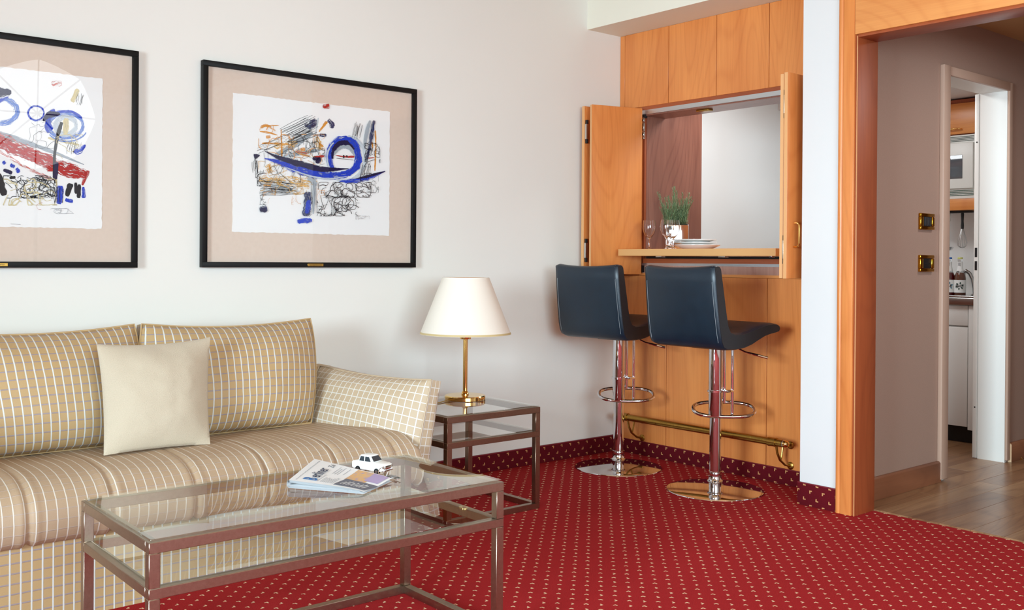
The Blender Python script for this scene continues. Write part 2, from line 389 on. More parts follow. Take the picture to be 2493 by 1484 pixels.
# ------------------------------------------------------------------ hall and kitchen shell
KX0, KX1, KY1 = XB+.16, 6.30, 3.93
hw = MB(); hw.box(3.90, 4.66, YH, YH+.11, 0, 2.26).box(5.385, 7.4, YH, YH+.11, 0, 2.26).box(4.66, 5.385, YH, YH+.11, 1.975, 2.26)
struct(hw.obj('wall_hall', M['hallwall']))
struct(MB().box(3.9, 7.4, .8, YH+.11, 2.24, 2.36).obj('ceiling_hall', M['ceil']))
struct(MB().box(3.9, 7.4, .68, .8, 0, 2.3).box(7.4, 7.52, .68, YH+.11, 0, 2.3).obj('wall_hall_far', M['hallwall']))
kw = MB(); kw.box(KX1, KX1+.1, YH+.11, KY1+.1, 0, 2.35).box(KX0, KX1+.1, KY1, KY1+.1, 0, 2.35).box(4.2, 4.66, YH+.11, YH+.16, 0, 2.35).box(5.385, KX1, YH+.11, YH+.16, 0, 2.35).box(4.66, 5.385, YH+.11, YH+.16, 1.975, 2.35)
struct(kw.obj('wall_kitchen', M['white']))
struct(MB().box(KX0, KX1+.1, YH+.1, KY1+.1, 2.25, 2.36).obj('ceiling_kitchen', M['white']))
# laminate boards
fl = struct(MB().box(3.905, 7.4, .7, 2.44, -.06, -.004).box(KX0, 7.4, 2.44, KY1, -.06, -.004).obj('floor_hall', M['laminate']))
rr = random.Random(3); mats = [wood('laminate_board_%d' % i, c1, c2, .28, 'x', 1, .9) for i, (c1, c2) in enumerate((((158, 118, 84), (112, 76, 52)), ((148, 108, 76), (102, 68, 46)), ((168, 130, 94), (120, 84, 58))))]
wd = .128
for r_ in range(int((KY1-.8)/wd)):
    y0 = .8+r_*wd; xs = 3.905 if y0+wd < 2.44 else KX0+.003; x = xs - rr.random()*.9
    while x < 6.6:
        x2 = x + 1.25; a, b = max(x, xs), min(x2, 6.7)
        if b-a > .03: MB().box(a+.0006, b-.0006, y0+.0006, y0+wd-.0006, -.004, .006, .0006, 1).obj('floor_board', mats[rr.randrange(3)], fl, smooth=False)
        x = x2
hbp = [(YH-.018, .006), (YH, .006), (YH, .106), (YH-.010, .106), (YH-.018, .098)]
struct(MB().prism(hbp, 'x', 3.912, 4.646, .0008, 1).obj('baseboard_hall', M['hallbase']))
b2 = struct(MB().prism(hbp, 'x', 5.404, 7.4, .0008, 1).obj('baseboard_hall_far', M['hallbase']))
MB().prism([(p[0]-.001, p[1]) for p in hbp], 'x', 5.401, 5.4045).obj('end_cap', plain('pale_wood_end', (226, 190, 150), .5), b2)
# steel door frame into the kitchen
d2 = struct(MB().box(4.637, 4.702, YH-.022, YH, .018, 1.9985, .003).obj('door_2', M['frame_beige']))
MB().box(5.362, 5.400, YH-.014, YH, .018, 1.9985, .003).obj('frame_side', M['frame_beige'], d2)
MB().box(4.702, 5.362, YH-.016, YH, 1.955, 1.9985, .003).obj('frame_head', M['frame_beige'], d2)
MB().box(5.362, 5.386, YH, 2.4735, .006, 1.98).obj('jamb_lining', M['offwhite'], d2)
MB().box(4.660, 4.702, YH, 2.4735, .006, 1.98).obj('jamb_lining', M['offwhite'], d2)
MB().box(4.702, 5.362, YH, 2.4735, 1.957, 1.98).obj('head_lining', M['offwhite'], d2)
MB().box(5.358, 5.386, 2.4755, 2.4985, .008, 1.957, .002).obj('door_stop_strip', M['offwhite'], d2)
for z0, z1 in ((1.085, 1.135), (1.015, 1.063)): MB().box(5.3565, 5.359, 2.480, 2.492, z0, z1).obj('strike_plate', M['black'], d2)
for z in (1.70, .28): MB().cyl((5.3565, 2.486, z), (5.359, 2.486, z), .004, seg=10).obj('screw_hole', M['black'], d2)
# kitchen ceiling lamp (only its light and the tray it sits in show)
kl = thing('ceiling_lamp', 'flat white ceiling lamp in the kitchen', 'ceiling lamp', (4.75, 3.15, 2.25))
MB().box(4.45, 5.05, 2.90, 3.40, 2.225, 2.25, .006).obj('housing', M['offwhite'], kl)
e = NT('lamp_diffuser'); e.p.inputs['Emission Color'].default_value = (.95, .98, 1.0, 1); e.p.inputs['Emission Strength'].default_value = 2.0
MB().box(4.48, 5.02, 2.93, 3.37, 2.219, 2.226, .002).obj('diffuser', e.m, kl)
area('kitchen_lamp_light', (4.75, 3.15, 2.21), (0, 0, 0), .5, .42, 12.5, (.93, .98, 1.0))
struct(MB().box(5.62, KX1, YH+.16, KY1, 2.06, 2.25).obj('trim_2', wallmat('bulkhead_paint', (226, 218, 212))))
struct(MB().box(5.45, 5.62, YH+.16, KY1, 2.16, 2.25, .004).box(5.55, 5.62, YH+.16, KY1, 2.13, 2.16, .004).obj('trim_3', M['white']))

# ------------------------------------------------------------------ folding shutters of the hatch
def leaf(root, a, b, z0, z1, th, side):
    """door leaf in plan from a (hinge) to b (free edge); th thick towards side"""
    a, b = Vector(a), Vector(b); d = (b-a).normalized(); n = Vector((-d.y, d.x))*side*th
    poly = [a, b, b+n, a+n]
    o = MB().prism([(p.x, p.y) for p in poly], 'z', z0, z1, .0015, 2).obj('leaf', M['cherry'], root)
    p0, p1 = b+d*.0008, b+n+d*.0008
    MB().prism([(q.x, q.y) for q in (b-d*.001+n*.06, b-d*.001+n*.94, b+n*.94+d*.0012, b+n*.06+d*.0012)], 'z', z0+.001, z1-.001).obj('edge_band', M['edge'], o)
    return o
ZS0, ZS1 = .9796, 1.8737
sl = thing('folding_shutter', 'folded cherry shutter leaves swung open against the cream picture wall', 'shutter', (4.0, 3.75, ZS0))
leaf(sl, (4.020, 3.690), (3.718, 3.770), ZS0, ZS1, .020, 1)
leaf(sl, (4.026, 3.822), (3.716, 3.808), ZS0-.002, ZS1-.002, .020, -1)
for z in (1.735, 1.105):
    MB().box(3.714, 3.728, 3.793, 3.806, z-.04, z+.04, .001).obj('hinge', M['hinge'], sl)
    for q in (z-.062, z+.04): MB().box(3.718, 3.7285, 3.7925, 3.8065, q, q+.022, .001).obj('hinge_cap', M['black'], sl)
sr = thing('folding_shutter', 'folded cherry shutter leaves with a brass handle beside the white pillar', 'shutter', (4.0, 2.58, ZS0))
leaf(sr, (4.022, 2.640), (3.719, 2.588), ZS0, ZS1, .018, 1)
leaf(sr, (4.026, 2.5605), (3.716, 2.5475), ZS0-.002, ZS1+.004, .018, -1)
for z in (1.74, 1.105):
    MB().box(3.716, 3.724, 2.566, 2.570, z-.04, z+.04, .001).obj('hinge', M['hinge'], sr)
    for q in (z-.062, z+.04): MB().box(3.718, 3.7245, 2.5655, 2.5705, q, q+.022).obj('hinge_cap', M['black'], sr)
hz0, hz1, hx = 1.118, 1.222, 3.765
hy = 2.545
MB().tube([(hx, hy, hz0), (hx, hy-.016, hz0), (hx, hy-.023, hz0+.004), (hx, hy-.026, hz0+.012), (hx, hy-.026, hz1-.012), (hx, hy-.023, hz1-.004), (hx, hy-.016, hz1), (hx, hy, hz1)], .0042, 8).obj('handle', M['brass'], sr)
# the bar counter in the hatch
bc = thing('bar_counter', 'long cherry counter board laid through the serving hatch', 'counter', (4.05, 3.19, 1.077))
MB().box(3.842, 4.30, 2.692, 3.678, 1.077, 1.113, .0015).obj('board', M['cherry_y'], bc)
MB().box(3.841, 3.8425, 2.694, 3.676, 1.0785, 1.1115).obj('edge_band', plain('counter_edge_band', (222, 166, 106), .42), bc)
for y in (3.42, 3.02): MB().box(3.87, 3.90, y-.02, y+.02, 1.071, 1.077, .001).obj('underside_plate', M['hinge'], bc)
MB().lathe([(0, 0), (.012, 0), (.014, .004), (.014, .006), (0, .006)], (3.88, 2.74, 1.071), 16).obj('underside_knob', M['steel'], bc)

# ------------------------------------------------------------------ brass foot rail
FRX, FRZ = 3.92, .2155
fr = thing('foot_rail', 'worn brass foot rail along the bottom of the bar', 'foot rail', (XB, 3.2, .1))
MB().cyl((FRX, 2.70, FRZ), (FRX, 3.745, FRZ), .0175, seg=20).obj('tube', M['oldbrass'], fr)
for y in (2.755, 3.69):
    q = MB(); q.lathe([(.0175, -.022), (.021, -.022), (.022, -.018), (.0205, -.012), (.0205, .012), (.022, .018), (.021, .022), (.0175, .022)], (0, 0, 0), 20)
    for v in q.bm.verts: v.co = Vector((FRX+v.co.x, y+v.co.z, FRZ+v.co.y))
    q.obj('collar', M['oldbrass'], fr)
for y, s in ((2.692, -1), (3.753, 1)):
    q = MB(); q.lathe([(0, .024), (.008, .022), (.014, .016), (.0165, .006), (.017, 0), (.0172, -.006), (0, -.006)], (0, 0, 0), 20)
    for v in q.bm.verts: v.co = Vector((FRX+v.co.x, y+v.co.z*s, FRZ+v.co.y))
    q.obj('end_knob', M['brass'], fr)
    MB().cyl((FRX, y-s*.004, FRZ), (FRX, y+s*.0005, FRZ), .0185, seg=20).obj('end_ring', M['hinge'], fr)
for y in (2.735, 3.672):
    br = MB(); br.tube([(FRX, y, FRZ-.016), (FRX+.008, y, FRZ-.05), (FRX+.03, y, FRZ-.085), (FRX+.07, y, FRZ-.112), (XB-.004, y, FRZ-.122)], .0058, 8)
    br.tube([(FRX+.052, y, FRZ-.012), (FRX+.045, y, FRZ-.055), (FRX+.034, y, FRZ-.088)], .0042, 8)
    br.tube([(FRX+.01, y, FRZ-.006), (FRX+.06, y, FRZ-.016), (XB-.004, y, FRZ-.026)], .006, 8)
    b_ = br.obj('bracket', M['oldbrass'], fr)
    for z in (FRZ-.122, FRZ-.026):
        q = MB(); q.lathe([(0, 0), (.018, 0), (.018, .003), (.014, .006), (.008, .008), (0, .008)], (0, 0, 0), 18)
        for v in q.bm.verts: v.co = Vector((XB-v.co.z, y+v.co.x, z+v.co.y))
        q.obj('flange', M['oldbrass'], b_)

hl = thing('ceiling_lamp', 'unseen round ceiling lamp added to brighten the hall', 'ceiling lamp', (4.7, 1.35, 2.24))  # out-of-view lamp added to lift the dark hall
MB().lathe([(0, 0), (.15, 0), (.16, -.01), (.15, -.03), (0, -.03)], (4.7, 1.35, 2.24), 32).obj('housing', M['offwhite'], hl)
MB().lathe([(0, -.031), (.13, -.031), (.12, -.05), (0, -.056)], (4.7, 1.35, 2.24), 32).obj('diffuser', e.m, hl)
area('hall_fill_light', (4.7, 1.35, 2.17), (0, 0, 0), .25, .25, 10, (.93, .97, 1.0))

# ------------------------------------------------------------------ sofa
from mathutils import noise as mnoise
M['cloth'] = checks('sofa_cloth', (192, 160, 114), (218, 218, 212), (160, 145, 145), hh=1.0, wh=.125)
M['cloth_bounce'] = checks('sofa_cloth_seat_bounce', (186, 159, 130), (220, 210, 196), (182, 164, 152), wv=.10, wh=.08, hh=.7)  # same cloth, ground tinted pinker with the carpet's bounce light
M['cloth_sheen'] = checks('sofa_cloth_arm_sheen', (196, 173, 144), (224, 218, 208), (220, 213, 202), wv=.11, wh=.11, hh=.95)  # same cloth, the arm's bright sheen put into paler ground and cords
k = NT('cream_chenille_weave'); n = k.noise(k.coord('UV', (260, 420, 1)), 1, 2, .6); k.base(k.mix(n, lin((190, 174, 150)), lin((212, 198, 176))), .9, 0, .15); k.p.inputs['Sheen Weight'].default_value = .2; k.bump(n, .5, .003); M['linen'] = k.m
def cushion(name, C, mat, parent, L, Hh, T, pf=.05, pb=.03, e=.25, pin=(.05, .05, 0), nu=28, nv=20, wob=.004, seed=0, p=3.0, ear=0.0):
    """soft cushion: C = 8 corners (front: bl, br, tr, tl; back: bl, br, tr, tl)"""
    C = [Vector(c) for c in C]
    def tri(u, v, t):
        f = (C[0]*(1-u)+C[1]*u)*(1-v)+(C[3]*(1-u)+C[2]*u)*v; b = (C[4]*(1-u)+C[5]*u)*(1-v)+(C[7]*(1-u)+C[6]*u)*v
        return f*(1-t)+b*t
    N = ((C[1]-C[0]).cross(C[3]-C[0])).normalized()
    if N.dot(C[4]-C[0]) > 0: N = -N
    def warp(u, v):
        a, b = 2*u-1, 2*v-1
        return .5+.5*a*(1-pin[0]*(1-b*b)*abs(a)), .5+.5*b*(1-(pin[1] if b > 0 else pin[2])*(1-a*a)*abs(b)+(ear*(abs(a)**6) if b > 0 else 0))
    def surf(u, v, front):
        a, b = 2*u-1, 2*v-1; B = max(0, (1-abs(a)**p)*(1-abs(b)**p)); q = B**.45
        uu, vv = warp(u, v); P0 = tri(uu, vv, e*(1-q) if front else 1-e*(1-q))
        amp = (pf if front else -pb)*B
        nz = mnoise.noise(Vector((u*5+seed, v*5, seed*1.7)))*wob*q + mnoise.noise(Vector((u*14+seed, v*14, seed*2.7)))*wob*.4*q
        return P0 + N*(amp+nz)
    b = MB()
    b.grid(lambda u, v: surf(u, v, True), nu, nv, lambda u, v: (u*L, v*Hh))
    b.grid(lambda u, v: surf(u, v, False), nu, nv, lambda u, v: (u*L, v*Hh), flip=True)
    nt = 4
    def side(fn, n_, uvf): b.grid(fn, n_, nt, uvf)
    def edge(u, v, t):
        uu, vv = warp(u, v); return tri(uu, vv, e+(1-2*e)*t)
    def bul(u, v, t):   # slight gusset bulge
        return edge(u, v, t)
    side(lambda s, t: bul(s, 0, t), nu, lambda s, t: (s*L, t*T*(1-2*e)-T)); side(lambda s, t: bul(s, 1, t), nu, lambda s, t: (s*L, Hh+t*T*(1-2*e)))
    side(lambda s, t: bul(0, s, t), nv, lambda s, t: (-t*T*(1-2*e), s*Hh)); side(lambda s, t: bul(1, s, t), nv, lambda s, t: (L+t*T*(1-2*e), s*Hh))
    b.weld(1e-4)
    o = b.obj(name, mat, parent, ang=75)
    # welted seam round the front edge
    rim = [(i/nu, 0) for i in range(nu)]+[(1, i/nv) for i in range(nv)]+[(1-i/nu, 1) for i in range(nu)]+[(0, 1-i/nv) for i in range(nv)]
    if T > .05: MB().tube([edge(u, v, 0) for u, v in rim], .0032, 6, True).obj('welt', mat, o)
    return o
SC = 1.292
sofa = thing('sofa', 'tan check cloth sofa with rounded seat under the framed prints', 'sofa', (SC, 3.4, 0))
mx = lambda x: 2*SC-x
bs = MB()
bs.grid(lambda u, v: (.53+u*1.52, 3.0435, v*.24), 4, 2, lambda u, v: (.53+u*1.52, v*.24))
bs.grid(lambda u, v: (2.05, 3.0435+u*.72, v*.24), 2, 2, lambda u, v: (2.05+u*.72, v*.24)); bs.grid(lambda u, v: (.53, 3.0435+u*.72, v*.24), 2, 2, lambda u, v: (.53-u*.72, v*.24))
bs.grid(lambda u, v: (.53+u*1.52, 3.0435+v*.72, .24), 2, 2); bs.grid(lambda u, v: (.53+u*1.52, 3.7635, v*.24), 2, 2); bs.weld().obj('base', M['cloth'], sofa)
prof = [(3.66, .36), (3.64, .398), (3.55, .402), (3.45, .406), (3.35, .411), (3.26, .414), (3.19, .413), (3.13, .408), (3.085, .398), (3.05, .382), (3.022, .358), (3.006, .330), (3.0, .300), (3.003, .272), (3.014, .248), (3.034, .232), (3.06, .226)]
arc = [0]
for a, b in zip(prof, prof[1:]): arc.append(arc[-1]+math.hypot(a[0]-b[0], a[1]-b[1]))
pleats = [.775-.245, .775, 1.010, 1.262, 1.508, 1.768, 2.01]
def seatpt(u, v):
    x = .47+u*1.65; i = v*(len(prof)-1); i0 = min(int(i), len(prof)-2); fq = i-i0
    y = prof[i0][0]*(1-fq)+prof[i0+1][0]*fq; z = prof[i0][1]*(1-fq)+prof[i0+1][1]*fq
    ty, tz = prof[i0+1][0]-prof[i0][0], prof[i0+1][1]-prof[i0][1]; l = math.hypot(ty, tz); ny, nz = tz/l, -ty/l
    d = 0; fade = min(1, max(0, (v-.15)*2.2))
    for q in pleats: d += -.0065*math.exp(-((x-q)/.008)**2)*fade + .0032*math.exp(-((abs(x-q)-.02)/.011)**2)*fade
    d += mnoise.noise(Vector((x*7, v*6, 3)))*.0035
    ex = min(1, (x-.47)/.03, (2.12-x)/.03); z -= (1-max(0, ex))**2*.05*(1 if v < .6 else .3)
    return (x, y+ny*d, z+nz*d)
def seatuv(u, v):
    i = v*(len(prof)-1); i0 = min(int(i), len(prof)-2); return (.47+u*1.65, -(arc[i0]*(1-(i-i0))+arc[i0+1]*(i-i0)))
st = MB(); st.grid(seatpt, 300, 48, seatuv); st.quad((.47, 3.66, .25), (2.12, 3.66, .25), (2.12, 3.06, .226), (.47, 3.06, .226))
st.obj('seat', M['cloth_bounce'], sofa, ang=80)
MB().box(.42, mx(.42), 3.70, 3.835, .10, .60, .03, 4).obj('back_frame', M['cloth'], sofa)
cushion('back_cushion', [(1.30, 3.425, .402), (1.925, 3.425, .402), (1.985, 3.575, .812), (1.305, 3.575, .815), (1.30, 3.66, .42), (1.93, 3.66, .42), (1.985, 3.70, .80), (1.305, 3.70, .80)], M['cloth'], sofa, .70, .43, .2, pf=.065, e=.30, pin=(-.07, .10, .0), seed=2, ear=.0, p=2.8, wob=.007)
cushion('back_cushion', [(.655, 3.425, .402), (1.282, 3.425, .402), (1.278, 3.575, .815), (.60, 3.575, .812), (.655, 3.66, .42), (1.282, 3.66, .42), (1.278, 3.70, .80), (.60, 3.70, .80)], M['cloth'], sofa, .70, .43, .2, pf=.065, e=.30, pin=(-.03, .10, .0), seed=5, ear=.0, p=2.8, wob=.007)
armC = [(1.905, 3.66, .36), (2.095, 3.055, .285), (2.185, 3.07, .600), (2.04, 3.66, .612), (2.06, 3.70, .34), (2.20, 3.06, .27), (2.262, 3.075, .585), (2.14, 3.70, .60)]
cushion('arm', armC, M['cloth_sheen'], sofa, .64, .30, .12, pf=.045, pb=.03, e=.20, pin=(.0, .09, .0), seed=9, wob=.007, p=2.8)
armL = [Vector((mx(c[0]), c[1], c[2])) for c in armC]
armL = [armL[1], armL[0], armL[3], armL[2], armL[5], armL[4], armL[7], armL[6]]
cushion('arm', armL, M['cloth_sheen'], sofa, .64, .30, .12, pf=.045, pb=.03, e=.20, pin=(.0, .09, .0), seed=11, wob=.007, p=2.8)
pl = cushion('throw_pillow', [(1.062, 3.262, .418), (1.418, 3.262, .414), (1.478, 3.405, .765), (1.083, 3.405, .760), (1.064, 3.282, .418), (1.416, 3.282, .414), (1.476, 3.425, .765), (1.085, 3.425, .760)], M['linen'], None, .40, .40, .02, pf=.062, pb=.03, e=.4, pin=(.05, .06, .03), seed=21, wob=.006, p=2.4, ear=.02, nu=36, nv=36)
tag(pl, 'square cream woven throw pillow leaning on the sofa back', 'pillow')

# ------------------------------------------------------------------ glass and metal tables
def glass_table(name, label, loc, rz, L, W, H, mat):
    t = thing(name, label, 'table', loc, rz, local=True)
    b = .025; x, y = L/2, W/2; zs0, zs1 = .305, .3285; zt0, zt1 = H-.025, H
    for sx in (-1, 1):
        for sy in (-1, 1):
            X = sx*(x-b/2); Y = sy*(y-b/2)
            MB().box(X-b/2, X+b/2, Y-b/2, Y+b/2, .024, zs0, .0012, 1).box(X-b/2, X+b/2, Y-b/2, Y+b/2, zs1, zt0, .0012, 1).obj('leg', mat, t)
    for nm, z0, z1 in (('top_rail', zt0, zt1), ('shelf_rail', zs0, zs1), ('floor_rail', 0, .024)):
        for sy in (-1, 1): MB().box(-x, x, sy*y, sy*(y-b), z0, z1, .0012, 1).obj(nm, mat, t)
        for sx in (-1, 1): MB().box(sx*x, sx*(x-b), -y+b, y-b, z0, z1, .0012, 1).obj(nm, mat, t)
    for nm, z in (('glass_top', zt1-.0085), ('glass_shelf', zs1-.0055)):
        if nm == 'glass_top': MB().box(-x+.005, x-.005, -y+.005, y-.005, zt1+.0002, zt1+.0062, .0006, 1).obj(nm, M['glass'], t)
        else: MB().box(-x+b-.012, x-b+.012, -y+b-.012, y-b+.012, zs1+.0002, zs1+.0052, .0006, 1).obj(nm, M['glass'], t)
    return t
glass_table('coffee_table', 'long low coffee table of bronzed bars with two glass panes', (1.297, 2.397, 0), R(-.8), .990, .490, .430, M['bronze'])
glass_table('end_table', 'square glass side table of dark bronzed bars under the lamp', (2.581, 3.397, 0), 0, .490, .490, .430, M['bronze2'])
ZT = .4366   # top of the glass

# ------------------------------------------------------------------ table lamp
lx, ly = 2.6795, 3.486
lamp = thing('table_lamp', 'brass table lamp with cream cone shade on the glass side table', 'lamp', (lx, ly, ZT))
MB().lathe([(0, 0), (.087, 0), (.090, .002), (.090, .016), (.087, .0195), (.02, .0215), (0, .0215)], (lx, ly, ZT), 48).obj('base', M['brass'], lamp)
MB().lathe([(0, .020), (.0165, .020), (.0165, .026), (.013, .030), (.0145, .034), (.010, .038), (.010, .268), (0, .268)], (lx, ly, ZT), 24).obj('pole', M['brass'], lamp)
MB().lathe([(0, .266), (.024, .266), (.025, .272), (.025, .284), (.014, .286), (.014, .34), (0, .34)], (lx, ly, ZT), 24).obj('socket', M['brass'], lamp)
zb, zt_ = .7245, .972; rb, rt = .2005, .1035
shm = NT('lamp_shade_cream'); shm.base(lin((240, 230, 216)), .55, 0, .3); shm.p.inputs['Subsurface Weight'].default_value = 0
sh = MB().lathe([(rb, 0), (rt, zt_-zb), (rt-.0012, zt_-zb), (rb-.0012, 0)], (lx, ly, zb), 64, True).obj('shade', shm.m, lamp)
MB().lathe([(rb-.0014, .0008), (rt-.0014, zt_-zb-.0006), (rt-.0020, zt_-zb-.0006), (rb-.0020, .0008)], (lx, ly, zb), 64, True).obj('shade_lining', plain('amber_shade_lining', (196, 128, 48), .4), sh)
MB().lathe([(rb+.0004, .001), (rb-.0026, .009), (rb-.0034, .009), (rb-.0006, .001)], (lx, ly, zb), 64, True).obj('rim_trim', plain('gold_braid', (206, 182, 132), .5), sh)
MB().lathe([(rt+.0006, -.004), (rt+.0002, .001), (rt-.001, .001), (rt-.001, -.004)], (lx, ly, zt_), 64, True).obj('rim_trim', plain('cream_braid', (246, 240, 228), .6), sh)
for a in range(3):
    q = 2.094*a+.3; MB().tube([(lx+.012*math.cos(q), ly+.012*math.sin(q), ZT+.33), (lx+(rt-.002)*math.cos(q), ly+(rt-.002)*math.sin(q), zt_-.012)], .0014, 6).obj('carrier_arm', M['brass'], sh)
MB().lathe([(0, 0), (.014, 0), (.027, .03), (.03, .055), (.02, .083), (0, .09)], (lx, ly, ZT+.338), 20).obj('bulb', plain('frosted_bulb', (244, 240, 230), .3), lamp)
cd = [(lx-.088, ly+.005, ZT+.008), (lx-.11, ly-.005, ZT+.004), (lx-.16, ly-.03, ZT+.003), (lx-.22, ly-.03, ZT+.003), (lx-.28, ly+.02, ZT+.003), (lx-.30, ly+.09, ZT+.003), (lx-.23, ly+.13, ZT+.003), (lx-.20, ly+.16, ZT+.004), (lx-.2, ly+.19, ZT-.03), (lx-.2, ly+.2, .2), (lx-.2, ly+.25, .02), (lx-.3, ly+.3, .005)]
MB().tube(cd, .0028, 6).obj('cord', plain('gold_cord', (150, 118, 60), .45), lamp)

# ------------------------------------------------------------------ bar stools (local: +x is forward)
kl_ = NT('black_blue_leather'); n = kl_.noise(kl_.coord('Object'), 260, 3, .6); n2 = kl_.noise(kl_.coord('Object'), 14, 2)
kl_.base(kl_.mix(n2, lin((8, 27, 40)), lin((12, 36, 52))), kl_.math('MULTIPLY_ADD', n2, .14, .30), 0, .55); kl_.bump(n, .12, .002); M['leather'] = kl_.m
M['leather_side'] = plain('black_leather_welt', (26, 28, 32), .45, bump=.12, bscale=260)
M['thread'] = plain('grey_thread', (150, 158, 162), .6)
outline = [(-.246, 1.022), (-.240, .96), (-.232, .88), (-.222, .80), (-.212, .735), (-.203, .700), (-.188, .677), (-.160, .666), (-.10, .664), (-.05, .668), (.00, .680), (.05, .697), (.10, .713), (.15, .722), (.19, .726), (.215, .731), (.226, .744), (.222, .760), (.205, .771), (.17, .775), (.12, .772), (.06, .762), (.0, .748), (-.06, .738), (-.11, .737), (-.138, .748), (-.152, .772), (-.162, .82), (-.176, .90), (-.190, .98), (-.197, 1.018), (-.206, 1.031), (-.222, 1.036), (-.238, 1.032)]
def make_stool(label, loc, rz):
    t = thing('bar_stool', label, 'bar stool', loc, rz, 'two leather bar stools at the bar', local=True)
    MB().lathe([(0, 0), (.219, 0), (.2205, .003), (.219, .006), (.20, .0085), (.10, .013), (.03, .016), (0, .016)], (0, 0, 0), 64).obj('base_plate', M['chrome'], t)
    MB().lathe([(0, .012), (.0285, .012), (.0285, .038), (.033, .040), (.036, .044), (.036, .047), (.032, .051), (.0295, .054), (.0295, .085), (.0300, .0865), (.0300, .089), (.0265, .090), (.0265, .335), (0, .335)], (0, 0, 0), 32).obj('lower_post', M['chrome'], t)
    MB().lathe([(.0265, .344), (.0315, .344), (.0325, .348), (.0325, .66), (0, .66)], (0, 0, 0), 32).obj('sleeve', M['chrome'], t)
    MB().lathe([(.0325, .452), (.038, .453), (.038, .462), (.0325, .463)], (0, 0, 0), 32).obj('clamp_ring', M['chrome'], t)
    for gx, gy, gz in ((.044, -.014, .40), (.040, .020, .40), (.0625, -.046, .345)): MB().tube([(gx, gy, .66), (gx, gy, gz)], .0078, 12).obj('guide_rod', M['chrome'], t)
    MB().box(.02, .066, -.054, -.016, .452, .463, .002).obj('rod_clip', M['chrome'], t)
    fp = []
    ca, sa = math.cos(R(-45)), math.sin(R(-45))
    for i in range(40):
        q = 6.28318*i/40; a = .140*abs(math.cos(q))**.75*(1 if math.cos(q) > 0 else -1); b = .068*abs(math.sin(q))**.8*(1 if math.sin(q) > 0 else -1)
        fp.append((.066+ca*a-sa*b, sa*a+ca*b+.005, .366+b*.36))
    ft = MB(); ft.tube(fp, .0088, 12, True)
    ft.obj('foot_ring', M['chrome'], t)
    MB().box(-.09, .10, -.07, .07, .655, .674, .004).obj('seat_bracket', M['black'], t)
    MB().tube([(.05, -.06, .662), (.062, -.085, .652), (.075, -.105, .640), (.10, -.15, .628), (.125, -.195, .616)], [.004, .004, .004, .006, .006], 8).obj('lever', M['chrome'], t)
    W = .208; ny = 14; n_ = len(outline)
    c0 = Vector((-.1, 0, .80))
    def sec(y):
        f = abs(y)/W; ed = max(0, (f-.9)/.1); out = []
        for x, z in outline:
            x -= .018 if x < 0 else .018+x*.08
            bow = -.020*(1-f*f)*min(1, max(0, (z-.72)/.2)) if x < -.148 else (.008*f*f if x > -.118 else 0)
            taper = 1-.035*max(0, (z-.75))/.3
            out.append(Vector((x+bow, y*taper, z - (.012*(1-f*f) if z > .98 else 0)*1.0)))
        if ed:   # roll the edge over
            for i, p in enumerate(out):
                a = out[i-1]; b = out[(i+1) % n_]; tg = (b-a); nrm = Vector((-tg.z, 0, tg.x)); nrm.normalize()
                out[i] = p + nrm*.006*ed*ed*(1)
        return out
    ys = [-W, -W*.985, -W*.95, -W*.9]+[W*(-.8+1.6*i/(ny-1)) for i in range(ny)]+[W*.9, W*.95, W*.985, W]
    b = MB(); S = []
    for y in ys: S.append([b.bm.verts.new(p) for p in sec(y)])
    for A, B in zip(S, S[1:]):
        for i in range(n_): b.bm.faces.new((A[i], A[(i+1) % n_], B[(i+1) % n_], B[i]))
    for E_ in (S[0], S[-1]):
        b.bm.faces.new(E_)
    shell = b.obj('seat_shell', M['leather'], t, ang=60)
    # black side panels with stitching
    for s in (-1, 1):
        pts = sec(s*W); y = s*(W*.97+.004)
        q = MB(); vs = [q.bm.verts.new((p.x*1.0, p.y+s*.003, p.z)) for p in pts]; vi = [q.bm.verts.new(p-Vector((0, s*.004, 0))) for p in pts]
        q.bm.faces.new(vs)
        for i in range(n_): q.bm.faces.new((vs[i], vs[(i+1) % n_], vi[(i+1) % n_], vi[i]))
        q.obj('side_panel', M['leather_side'], shell, ang=60)
        sp = sec(s*W*.93); line = [p for p in sp if p.x < -.198]
        line.sort(key=lambda p: p.z)
        rear = [p+Vector((-.0012, 0, 0)) for p in line if p.x < -.218 and p.z < 1.03 or p.x < -.248]
        MB().tube(rear, .0009, 5).obj('stitching', M['thread'], shell)
    return t
make_stool('dark leather bar stool nearer the cream picture wall', (3.690, 3.520, 0), R(4))
make_stool('dark leather bar stool nearer the white pillar', (3.675, 2.895, 0), R(-1))

